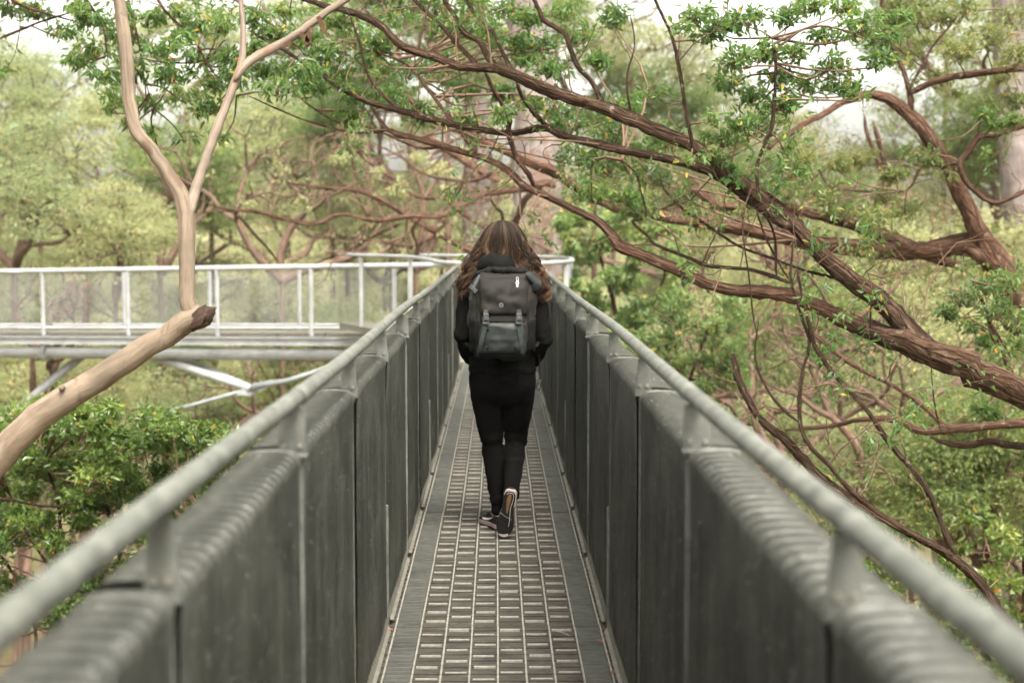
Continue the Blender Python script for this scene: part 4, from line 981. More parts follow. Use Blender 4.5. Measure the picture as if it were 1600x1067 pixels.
def forest():
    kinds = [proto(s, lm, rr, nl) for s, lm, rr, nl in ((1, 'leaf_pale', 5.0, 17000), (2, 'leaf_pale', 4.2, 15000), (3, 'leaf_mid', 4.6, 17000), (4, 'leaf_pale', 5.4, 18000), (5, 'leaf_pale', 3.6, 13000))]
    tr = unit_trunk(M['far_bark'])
    rs = random.Random(77)
    done = []
    def tree(x, y, z, s, k, label, group, name='forest_tree'):
        gz = G(x, y)
        e = empty(name, (x, y, gz), label=label, cat='tree', group=group)
        rz = rs.uniform(0, 6.28)
        c = obj('crown', kinds[k][0], e, kind='stuff'); b = obj('branches', kinds[k][1], e); t = obj('trunk', tr, e)
        for o in (c, b):
            o.location = (0, 0, z - gz); o.scale = (s, s, s * rs.uniform(.85, 1.1)); o.rotation_euler = (0, 0, rz)
        t.scale = (s * .75, s * .75, z - gz + 0.3); t.location = (0, 0, -.3)
        done.append((x, y))
    # tall canopy trees left, middle and right; crown height read off the photograph
    def zone(u, v):
        if v > 780: return ', close under the handrail on the ' + ('left' if u < 780 else 'right')
        if v > 470: return (', far left under the far walkway' if u < 170 else ', under the far walkway behind the gum elbow' if u < 400 else ', under the far walkway near the left handrail' if u < 780 else ', just right of the right handrail' if u < 1150 else ', behind the dead limbs right of centre' + (', upper' if v < 600 else ', lower') if u < 1420 else ', at the right edge' + (' level with the thick limb' if v < 610 else ' beside the level dead branch' if v < 720 else ' above the shrub'))
        h = ', high up' if v < 130 else ''
        return (', at the left edge' if u < 100 else ', left of the gum fork' if u < 210 else ', framed by the gum fork' if u < 380 else ', between gum fork and hiker' if u < 610 else ', just left of the hiker' if u < 800 else ', just right of the giant trunk' if u < 1000 else ', above the long sweeping limbs' if u < 1320 else ', beside the bent tree') + h
    def at(u, v, Y, s, k, label, group):
        label += zone(u, v); p = P(u, v, Y); tree(p.x, p.y, max(p.z - 2.2 * s, G(p.x, Y) + 1.0), s, k, label, group)
    gl, gr, gu, gf = 'blurred pale trees beyond the far walkway', 'blurred trees beyond the right-hand branches', 'low leafy trees below walkway level', 'hazy trees at the back of the forest'
    ll, lr, lu, lf = 'blurred pale tree beyond the far walkway', 'blurred tree behind the branches', 'low leafy tree', 'hazy distant tree at the back of the forest'
    for u, v, Y, s, k in [(20, 300, 38, .9, 0), (130, 250, 42, 1.0, 1), (60, 190, 50, .9, 3), (250, 330, 40, .8, 2), (330, 260, 46, .9, 0), (430, 330, 44, .8, 1), (520, 280, 48, .9, 3), (600, 360, 46, .8, 0), (450, 240, 56, .9, 2), (690, 330, 54, .9, 1), (180, 370, 37, .7, 4), (-80, 230, 40, 1.0, 2),
                          (640, 110, 52, 1.0, 0), (760, 200, 60, .9, 1), (290, 60, 50, .9, 1), (540, 60, 48, .9, 3), (700, 10, 40, .8, 2), (610, 210, 44, .7, 2)]:
        at(u, v, Y, s, k, ll, gl)
    for u, v, Y, s, k in [(960, 260, 44, .9, 2), (1050, 330, 36, .8, 0), (1180, 370, 34, .8, 2), (1300, 420, 30, .7, 0), (1420, 460, 28, .7, 4), (1560, 330, 40, .9, 2), (1240, 300, 46, .8, 3), (1480, 360, 38, .8, 1), (1640, 460, 28, .8, 0), (1100, 170, 48, .8, 1), (930, 110, 46, .9, 0), (1560, 240, 40, .8, 3), (1680, 250, 36, .9, 2), (1480, 60, 44, .8, 2), (1600, 50, 38, .8, 1), (860, 20, 44, .7, 1)]:
        at(u, v, Y, s, k, lr, gr)
    for u, v, Y, s, k in [(20, 600, 36, .7, 4), (110, 640, 34, .6, 0), (220, 620, 37, .7, 2), (330, 650, 33, .6, 4), (430, 640, 35, .7, 0), (540, 620, 33, .6, 2), (480, 540, 42, .7, 1), (300, 520, 44, .8, 0), (120, 500, 46, .8, 3), (560, 500, 44, .7, 1), (640, 560, 36, .7, 4), (-60, 560, 40, .8, 1), (20, 830, 25, .6, 2), (350, 820, 24, .6, 4),
                          (930, 600, 30, .6, 4), (1010, 700, 26, .6, 0), (1110, 620, 27, .6, 1), (1200, 560, 28, .6, 3), (1180, 720, 22, .5, 0), (1290, 620, 25, .6, 2), (1390, 560, 27, .6, 1), (1330, 740, 20, .5, 4), (1430, 700, 22, .5, 3), (1500, 620, 25, .6, 0), (1600, 700, 22, .6, 2), (1560, 560, 30, .7, 1), (1440, 860, 19, .5, 2), (1660, 600, 26, .7, 3), (1250, 850, 20, .5, 1), (1545, 770, 17, .45, 2), (1480, 740, 18, .45, 4), (1620, 820, 16, .45, 2), (1590, 690, 19, .5, 4), (1400, 800, 18, .45, 1)]:
        at(u, v, Y, s, k, lu, gu)
    for u, v, Y, s, k, lab in [(440, 340, 31, .62, 0, 'bare reddish tree forking above the far walkway left of centre'), (650, 330, 32, .6, 2, 'bare reddish tree close left of the hiker'), 
                               (1130, 600, 21, .45, 1, 'bare reddish sapling beside the right handrail'), (1230, 640, 19, .42, 3, 'bare reddish sapling behind the snapped grey stub'), (1340, 660, 18, .42, 0, 'bare reddish sapling under the joined brown limbs'), (1290, 520, 24, .5, 3, 'bare reddish tree seen under the level limb'), (470, 600, 30, .55, 1, 'bare reddish tree below the far walkway near the left handrail'), (60, 560, 31, .55, 2, 'bare reddish tree below the far walkway at far left'), (1530, 600, 20, .45, 1, 'bare reddish sapling near the right edge')]:
        p = P(u, v, Y); gz = G(p.x, Y); zc = max(p.z - 2.2 * s, gz + 1)
        e = empty('bare_tree', (p.x, Y, gz), label=lab, cat='tree', group='bare reddish trees')
        b = obj('branches', kinds[k][1], e); t = obj('trunk', tr, e); b.location = (0, 0, zc - gz); b.scale = (s, s, s * 1.15); b.rotation_euler = (0, 0, rs.uniform(0, 6.28))
        t.scale = (s * .7, s * .7, zc - gz + .3); t.location = (0, 0, -.3)
    n = 0
    while n < 46:
        x, y = rs.uniform(-42, 44), rs.uniform(62, 100)
        if abs(x) > 12 + y * .38: continue
        z = G(x, y) + rs.uniform(2, 12); tree(x, y, z, rs.uniform(1.0, 1.7), rs.choice([0, 1, 3, 0, 1, 2]), lf, gf); n += 1
forest()

def far_wood():
    rng = np.random.default_rng(99)
    lv = Leaves(); cs = []
    for _ in range(800):
        y = rng.uniform(100, 190); x = rng.uniform(-.5, .5) * y
        cs.append((x, y, G(x, y) + rng.uniform(0, 9)))
    for c in cs:
        n = 70; v = rng.normal(size=(n, 3)); v /= np.linalg.norm(v, axis=1)[:, None]; v *= rng.uniform(.2, 1, (n, 1)) * np.array([3.2, 3.2, 2.0])
        lv.add(np.array(c) + v, v + rng.normal(size=(n, 3)), rng.uniform(.5, 1.0, n))
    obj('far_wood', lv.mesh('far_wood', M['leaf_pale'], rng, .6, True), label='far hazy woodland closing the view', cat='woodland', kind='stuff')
far_wood()

# ------------------------------------------------------------------ the hiker
def fuse(name, mb, m, voxel=0.01, smooth=4, fac=0.5):
    """overlapping solids become one continuous skin"""
    me = mb.mesh(name + '_src', None); o = bpy.data.objects.new(name + '_src', me); COL.objects.link(o)
    r = o.modifiers.new('r', 'REMESH'); r.mode = 'VOXEL'; r.voxel_size = voxel; r.use_smooth_shade = True
    if smooth:
        q = o.modifiers.new('s', 'SMOOTH'); q.iterations = smooth; q.factor = fac
    dg = bpy.context.evaluated_depsgraph_get(); dg.update()
    out = bpy.data.meshes.new_from_object(o.evaluated_get(dg)); out.name = name
    bpy.data.objects.remove(o); bpy.data.meshes.remove(me)
    out.materials.clear(); out.materials.append(m)
    out.polygons.foreach_set('use_smooth', np.ones(len(out.polygons), dtype=bool))
    return out
def wrinkle(me, amp, freq, seed, axis=(1, 1, 2.2), where=None):
    n_ = len(me.vertices); co = np.empty(n_ * 3, np.float32); me.vertices.foreach_get('co', co); co = co.reshape(-1, 3)
    nr = np.empty(n_ * 3, np.float32); me.vertex_normals.foreach_get('vector', nr); nr = nr.reshape(-1, 3)
    h = np.empty(n_, np.float32)
    for i, (x, y, z) in enumerate(co.tolist()):
        h[i] = amp * (1.0 if where is None else where(z)) * mnoise.fractal((x * freq * axis[0] + seed, y * freq * axis[1], z * freq * axis[2]), 0.8, 2.1, 3)
    me.vertices.foreach_set('co', (co + nr * h[:, None]).ravel()); me.update()
HX, HY = 0.026, 7.60
def hiker():
    root = empty('person', (HX, HY, 0), label='hiker with long brown hair, black clothes and sneakers walking away on the deck', cat='person')
    T = np.array
    L_hip, L_kn, L_an = (-.088, 0, .80), (-.056, .07, .455), (-.016, .055, .105)
    R_hip, R_kn, R_an = (.090, 0, .80), (.074, .13, .465), (.047, -.165, .235)
    sh = {-1: (-.165, 0, 1.375), 1: (.168, 0, 1.375)}
    el = {-1: (-.208, -.035, 1.05), 1: (.212, -.03, 1.045)}
    wr = {-1: (-.155, .13, .89), 1: (.165, .13, .885)}
    def leg(mb, h, k, a, rs, top=None):
        C = catmull(T([list(top or (h[0] * .95, h[1], h[2] + .07)) + [rs[0]], list(h) + [rs[0]], [(h[0] * .6 + k[0] * .4), (h[1] * .6 + k[1] * .4), (h[2] * .6 + k[2] * .4), rs[1]], list(k) + [rs[2]],
                       [k[0] * .68 + a[0] * .32, k[1] * .68 + a[1] * .32 - .014, k[2] * .68 + a[2] * .32, rs[3]], [k[0] * .3 + a[0] * .7, k[1] * .3 + a[1] * .7 - .006, k[2] * .3 + a[2] * .7, rs[4]], list(a) + [rs[5]]]), .03)
        mb.tube(C[:, :3], C[:, 3], 16)
    def torso(mb, rings):
        C = catmull(T([(x, y, z, ry, rx) for z, x, y, rx, ry in rings]), .03)
        mb.tube(C[:, :3], C[:, 3:5], 24)
    # body (skin): one continuous figure
    b = MB()
    torso(b, [(.72, 0, 0, .10, .07), (.78, 0, 0, .155, .10), (.88, 0, 0, .15, .10), (1.0, 0, .005, .12, .085), (1.15, 0, .01, .135, .095), (1.28, 0, .005, .15, .095), (1.37, 0, 0, .14, .075), (1.41, 0, .005, .07, .055)])
    b.tube([(0, 0, 1.38), (0, .008, 1.44), (0, .02, 1.5)], [.06, .05, .052], 14)
    C = catmull(T([(0, .018, 1.452, .028, .028), (0, .022, 1.47, .062, .052), (0, .02, 1.51, .084, .064), (0, .012, 1.56, .095, .072), (0, .008, 1.605, .092, .07), (0, .006, 1.64, .066, .052), (0, .006, 1.656, .02, .018)]), .012)
    b.tube(C[:, :3], C[:, 3:5], 20)
    b.tube([(0, .10, 1.56), (0, .122, 1.53), (0, .125, 1.522), (0, .105, 1.515)], [.008, .012, .012, .008], 10)      # nose
    for sx in (-1, 1):
        b.tube([(sx * .072, .01, 1.57), (sx * .079, .0, 1.555), (sx * .072, .012, 1.53)], [.010, .013, .008], 8)        # ears
        b.tube([(sx * .012, .098, 1.487), (sx * .0, .104, 1.487)], [.006, .008], 8)                                     # lips
        b.tube([(sx * .02, .085, 1.578), (sx * .045, .078, 1.578)], [.012, .010], 8)                                    # brow
        b.tube(catmull(T([sh[sx], (T(sh[sx]) + T(el[sx])) / 2, el[sx]]), .03), np.linspace(.046, .036, len(catmull(T([sh[sx], (T(sh[sx]) + T(el[sx])) / 2, el[sx]]), .03))), 12)
        b.tube([el[sx], (T(el[sx]) * .5 + T(wr[sx]) * .5), wr[sx]], [.037, .033, .025], 12)
        w = T(wr[sx]); f = w - T(el[sx]); f /= np.linalg.norm(f); inn = T([-sx, 0, 0.]); inn -= f * inn.dot(f); inn /= np.linalg.norm(inn); up = T([0, 0, 1.])
        b.tube([w, w + f * .03, w + f * .085], [(.026, .018), (.036, .016), (.038, .014)], 12)
        for q in range(4):
            base = w + f * .08 + up * (.027 - .018 * q); L = (.068, .078, .072, .056)[q]
            p1 = base + f * L * .45 + inn * .006; p2 = p1 + (f * .55 + inn * .75) * L * .33; p3 = p2 + (inn * .9 - f * .3) * L * .28
            b.tube([base, p1, p2, p3], [.0088, .0085, .008, .0068], 8)
        tb = w + f * .03 + up * .026; b.tube([tb, tb + f * .03 + up * .018 + inn * .012, tb + f * .058 + up * .018 + inn * .022], [.0115, .010, .0078], 8)
    leg(b, L_hip, L_kn, L_an, (.075, .068, .046, .043, .033, .028)); leg(b, R_hip, R_kn, R_an, (.075, .068, .046, .043, .033, .028))
    b.tube([L_an, (-.02, .08, .06), (-.06, .16, .045)], [.032, .034, .024], 10)
    b.tube([R_an, (.04, -.17, .17), (.02, -.17, .07)], [.032, .034, .024], 10)
    obj('body', fuse('body', b, M['skin'], .007, 1), root)
    # trousers
    t = MB()
    torso(t, [(.68, 0, 0, .085, .06), (.73, 0, -.004, .15, .1), (.78, 0, -.008, .178, .12), (.85, 0, -.005, .174, .12), (.92, 0, 0, .16, .11)])
    leg(t, L_hip, L_kn, (-.014, .05, .078), (.093, .083, .060, .054, .045, .042)); leg(t, R_hip, R_kn, (.046, -.185, .215), (.093, .083, .061, .055, .046, .043))
    me = fuse('trousers', t, M['trousers'], .010, 4)
    def knee(z): return 0.35 + max(0, 1 - abs(z - .46) / .09) + max(0, 1 - abs(z - .17) / .09) + .5 * max(0, 1 - abs(z - .68) / .08)
    wrinkle(me, .0085, 9, 3, (0.8, 0.8, 3.0), knee)
    obj('trousers', me, root)
    # jacket with bunched hood
    j = MB()
    torso(j, [(.85, 0, -.003, .178, .122), (.875, 0, -.003, .182, .126), (.92, 0, 0, .176, .12), (1.0, 0, .005, .166, .115), (1.12, 0, .008, .168, .12), (1.26, 0, .004, .178, .12), (1.35, 0, 0, .172, .10), (1.405, 0, .0, .11, .075), (1.45, 0, .008, .068, .06)])
    for sx in (-1, 1):
        C = catmull(T([list(T(sh[sx]) * T([.75, 1, 1.008])) + [.062], list(sh[sx]) + [.066], list((T(sh[sx]) * .55 + T(el[sx]) * .45)) + [.060], list(el[sx]) + [.053]]), .03); j.tube(C[:, :3], C[:, 3], 14)
        j.tube([T(el[sx]) + T([0, 0, q]) for q in (-.05, -.04, -.02, 0, .02, .04, .05)], [.01, .034, .05, .054, .05, .034, .01], 14)
        C = catmull(T([list(el[sx]) + [.053], list(T(el[sx]) * .5 + T(wr[sx]) * .5) + [.047], list(T(wr[sx]) * .94 + T(el[sx]) * .06) + [.036]]), .03); j.tube(C[:, :3], C[:, 3], 14)
    me = fuse('jacket', j, M['jacket'], .010, 4)
    wrinkle(me, .009, 9, 8, (1, 1, 2.0), lambda z: .6 + .9 * max(0, 1 - abs(z - 1.04) / .1) + .6 * max(0, 1 - abs(z - .9) / .06))
    jk = obj('jacket', me, root)
    h = MB()
    C = catmull(T([(-.115, -.115, 1.405, .02, .02), (-.095, -.145, 1.425, .042, .05), (-.05, -.168, 1.437, .055, .058), (.0, -.172, 1.435, .057, .055), (.03, -.155, 1.422, .045, .046), (.055, -.12, 1.40, .02, .02)]), .012)
    h.tube(C[:, :3], C[:, 3:5], 18)
    me = fuse('hood', h, M['hood'], .006, 5); wrinkle(me, .006, 16, 2, (1, 1, 1)); obj('hood', me, jk)
    MB().tube(catmull(T([(.195, -.02, .96), (.2, -.045, .90), (.202, -.05, .83), (.205, -.05, .79), (.195, -.052, .765), (.183, -.052, .785), (.19, -.05, .81)]), .012), .0025, 6).obj('drawcord', M['hood'], jk, smooth=True)
    MB().bbox(.193, .207, -.058, -.044, .80, .822, .002).obj('cord_lock', M['buckle'], jk)
    # sneakers
    def shoe(origin, fwd, up, lateral):
        f = Vector(fwd).normalized(); u = Vector(up); u = (u - f * u.dot(f)).normalized(); s_ = u.cross(f)
        Mt = Matrix((( f.x, s_.x, u.x, origin[0]), (f.y, s_.y, u.y, origin[1]), (f.z, s_.z, u.z, origin[2]), (0, 0, 0, 1)))
        xs = [0, .006, .018, .04, .075, .11, .15, .19, .215, .24, .256, .264]
        wd = [.012, .024, .031, .034, .031, .031, .038, .0435, .042, .034, .022, .008]
        ht = [.062, .078, .084, .083, .076, .072, .066, .053, .045, .036, .028, .02]
        n = 14; V = []; F = []
        for x, w_, hh in zip(xs, wd, ht):
            for i in range(n):
                a = math.pi * i / (n - 1)
                V.append(tuple(Mt @ Vector((x, math.cos(a) * w_ * (1 - .28 * max(0, math.sin(a)) ** 3), .022 + (hh - .022) * math.sin(a) ** .75 if 0 < i < n - 1 else .02))))
        for k in range(len(xs) - 1):
            for i in range(n - 1): F.append((k * n + i, k * n + i + 1, (k + 1) * n + i + 1, (k + 1) * n + i))
        F += [tuple(range(n - 1, -1, -1)), tuple((len(xs) - 1) * n + i for i in range(n))]
        sh_ = MB().add(V, F).obj('shoe', M['shoe'], root, smooth=True)
        def slab(z0, z1, k, m, name, x0=0.0, x1=.27, grow=0.0):
            P_ = []
            for x, w_ in zip(xs, wd):
                if x0 - 1e-6 <= x <= x1 + 1e-6: P_.append((x, w_ * k + grow))
            ol = [(x, w_) for x, w_ in P_] + [(x, -w_) for x, w_ in P_[::-1]]
            m_ = len(ol); VV = [tuple(Mt @ Vector((x, y * (1 if z == z1 else .95), z + (.006 * max(0, (x - .2) / .06) if z0 < 0.003 else 0)))) for z in (z0, z1) for x, y in ol]
            return MB().add(VV, [tuple(range(m_ - 1, -1, -1)), tuple(range(m_, 2 * m_))] + [(i, (i + 1) % m_, m_ + (i + 1) % m_, m_ + i) for i in range(m_)]).obj(name, m, sh_)
        slab(.004, .026, 1.03, M['rubber_pink'], 'midsole', grow=.001)
        slab(-.001, .0045, 1.06, M['sole'], 'outsole')
        # tan heel channel, white outline arches on the outsole
        ch = [(.02, 0), (.024, .009), (.05, .0135), (.09, .010), (.125, .004), (.13, 0), (.125, -.003), (.09, -.006), (.05, -.009), (.024, -.007)]
        MB().add([tuple(Mt @ Vector((x, y + .001, z))) for z in (-.0035, .001) for x, y in ch], [tuple(range(9, -1, -1)), tuple(range(10, 20))] + [(i, (i + 1) % 10, 10 + (i + 1) % 10, 10 + i) for i in range(10)]).obj('heel_channel', M['gumrubber'], sh_)
        def line(pts, r, m, name): 
            C = catmull(T([tuple(Mt @ Vector(p)) for p in pts]), .006); MB().tube(C, r, 6).obj(name, m, sh_, smooth=True)
        line([(.03, .033, -.001), (.012, .026, -.0015), (.002, .008, -.002), (.004, -.012, -.002), (.018, -.028, -.0015), (.05, -.0315, -.001), (.09, -.029, -.001)], .0016, M['white'], 'outline')
        line([(.026, .020, -.0025), (.014, .010, -.003), (.014, -.008, -.003), (.026, -.018, -.003), (.06, -.018, -.0025), (.10, -.013, -.002), (.16, -.018, -.001), (.2, -.02, .0005)], .001, M['white'], 'outline')
        line([(.13, .038, -.001), (.145, .01, -.002), (.16, -.03, -.001)], .0008, M['print'], 'outline')
        # swoosh on both flanks, collar stripes, laces
        for sy in (-1, 1):
            def side(x, z):
                w_ = np.interp(x, xs, wd); hh = np.interp(x, xs, ht); q = min(1, max(0, (z - .022) / (hh - .022))) ** (1 / .75); a = math.asin(min(1, q))
                return Mt @ Vector((x, sy * (math.cos(a) * w_ * (1 - .28 * math.sin(a) ** 3) + .0018), z))
            up_ = [(.055, .062), (.085, .047), (.11, .037), (.14, .031), (.165, .033), (.18, .04)]
            lo_ = [(.055, .062), (.095, .051), (.12, .045), (.145, .042), (.163, .041), (.18, .04)]
            VV = [tuple(side(*p)) for p in up_] + [tuple(side(x, z)) for x, z in lo_]
            VV2 = [tuple(Vector(v) - Mt.to_3x3() @ Vector((0, sy * .003, 0))) for v in VV]
            k = 6; FF = [(i, i + 1, k + i + 1, k + i) for i in range(k - 1)] + [(i, 12 + i, 12 + i + 1, i + 1) for i in range(k - 1)] + [(k + i, k + i + 1, 18 + i + 1, 18 + i) for i in range(k - 1)]
            MB().add(VV + VV2, FF).obj('swoosh', M['white'], sh_)
        for q in range(4):
            x = .11 + q * .022; z = np.interp(x, xs, ht) + .0015
            line([(x, .017, z - .006), (x + .008, 0, z), (x, -.017, z - .006)], .0022, M['shoe'], 'lace')
        line([(.12, .0, .072), (.115, .02, .078), (.12, .034, .07), (.13, .03, .06)], .0018, M['shoe'], 'lace'); line([(.12, .0, .072), (.115, -.02, .078), (.12, -.034, .07), (.13, -.03, .06)], .0018, M['shoe'], 'lace')
        line([(.03, .028, .07), (.006, .018, .074), (.002, 0, .072), (.006, -.018, .074), (.03, -.028, .07)], .0014, M['white'], 'collar_piping')
    shoe((.0, .012, .001), (-.42, .9, 0.0), (0, 0, 1), -1)
    shoe((.046, -.245, .262), (-.045, .045, -.26), (0.10, 1, .17), 1)
    return root
hk = hiker()

def hair():
    rng = np.random.default_rng(17)
    zs = [1.668, 1.655, 1.635, 1.60, 1.56, 1.497, 1.436, 1.374, 1.319, 1.25]
    Wl = [.022, .050, .070, .090, .106, .142, .174, .205, .225, .232]; Dy = [.03, .066, .086, .104, .114, .12, .125, .13, .13, .12]
    def W(z): return np.interp(-z, [-q for q in zs], Wl)
    def D(z): return np.interp(-z, [-q for q in zs], Dy)
    Vs, Fs, rn, tp = [], [], [], []; n0 = 0
    K = 4
    for li in range(230):
        s0 = rng.uniform(-1, 1); ph, ph2 = rng.uniform(0, 6.28, 2); amp = rng.uniform(.009, .026) * (1.4 if abs(s0) > .4 else .6)
        tone = rng.beta(1.1, 1.1); depth = rng.uniform(.80, 1.10); fq = rng.uniform(38, 62); wid = rng.uniform(.010, .024)
        if s0 < -.42: ze = rng.uniform(1.25, 1.34)
        elif s0 < .02: ze = rng.uniform(1.42, 1.47); tone *= .45; depth *= .93  # shadow at the parting put into the colour: centre locks toned darker
        elif s0 < .42: ze = rng.uniform(1.335, 1.40)
        elif s0 < .62: ze = rng.uniform(1.29, 1.37)
        else: ze = rng.uniform(1.235, 1.31)
        off = rng.normal() * .004
        for _ in range(9):
            ds = rng.normal(); zend = ze + rng.uniform(-.018, .012); m = 17
            t = np.linspace(0, 1, m); z = 1.667 - .011 * s0 * s0 - (1.655 - zend) * t ** 1.1
            fl = np.clip((1.60 - z) / .2, 0, 1)
            spread = wid * (.35 + .9 * np.sin(np.clip(t, 0, 1) * 2.6)) * ds * .55
            x = s0 * W(z) + spread + fl * amp * np.sin(ph + z * fq + s0 * 3) + off
            y = -D(z) * depth * np.sqrt(np.maximum(0.04, 1 - .92 * s0 * s0)) + fl * amp * .9 * np.sin(ph2 + z * fq * .85) + .004 + rng.normal() * .003
            if .02 < s0 < .6: y -= np.clip((1.44 - z) / .07, 0, 1) * (.17 if s0 < .42 else .09)
            if abs(s0) > .42: y -= np.clip((1.40 - z) / .1, 0, 1) * .03
            r = .0034 * (1 - .8 * t ** 2) * rng.uniform(.5, 1.25)
            V, F, _u = tube_arr(np.stack([x, y, z], -1), r, K, False)
            Vs.append(V); Fs.append(np.array(F) + n0); n0 += len(V)
            rn.append(np.full(len(V), np.clip(tone + rng.uniform(-.18, .18), 0, 1))); tp.append(np.repeat(np.clip((1.545 - z) / .2, 0, 1), K))
    # flyaway strands
    for _ in range(90):
        s = rng.uniform(-1.0, 1.0); m = 9; t = np.linspace(0, 1, m); z = 1.668 - (rng.uniform(.08, .36)) * t
        x = s * W(z) * rng.uniform(1.0, 1.08) + .01 * np.sin(t * 9 + rng.uniform(0, 6)); y = -D(z) * rng.uniform(1, 1.1) * np.sqrt(np.maximum(.04, 1 - .92 * s * s))
        V, F, _u = tube_arr(np.stack([x, y, z], -1), np.full(m, .0006), 3, False); Vs.append(V); Fs.append(np.array(F) + n0); n0 += len(V); rn.append(np.full(len(V), .8)); tp.append(np.full(len(V), .6))
    # close-fitting mass under the strands, open at the face
    A, B = 20, 12; V = []
    for i in range(B):
        e = math.pi / 2 * (1 - i / (B - 1) * 1.35)
        for k in range(A):
            a = math.radians(-215 + 250 * k / (A - 1) )
            V.append((math.cos(a) * .078 * math.cos(e), .006 + math.sin(a) * .1 * math.cos(e), 1.555 + .104 * math.sin(e)))
    F = [(i * A + k, i * A + k + 1, (i + 1) * A + k + 1, (i + 1) * A + k) for i in range(B - 1) for k in range(A - 1)]
    Vs.append(np.array(V)); Fs.append(np.array(F) + n0); rn.append(np.full(len(V), .05)); tp.append(np.zeros(len(V)))
    obj('hair', mesh_np('hair', np.concatenate(Vs), [np.concatenate(Fs)], M['hair'], True, attrs={'rnd': np.concatenate(rn), 'tipward': np.concatenate(tp)}), hk, label='long wavy brown hair, lighter towards the tips')
hair()

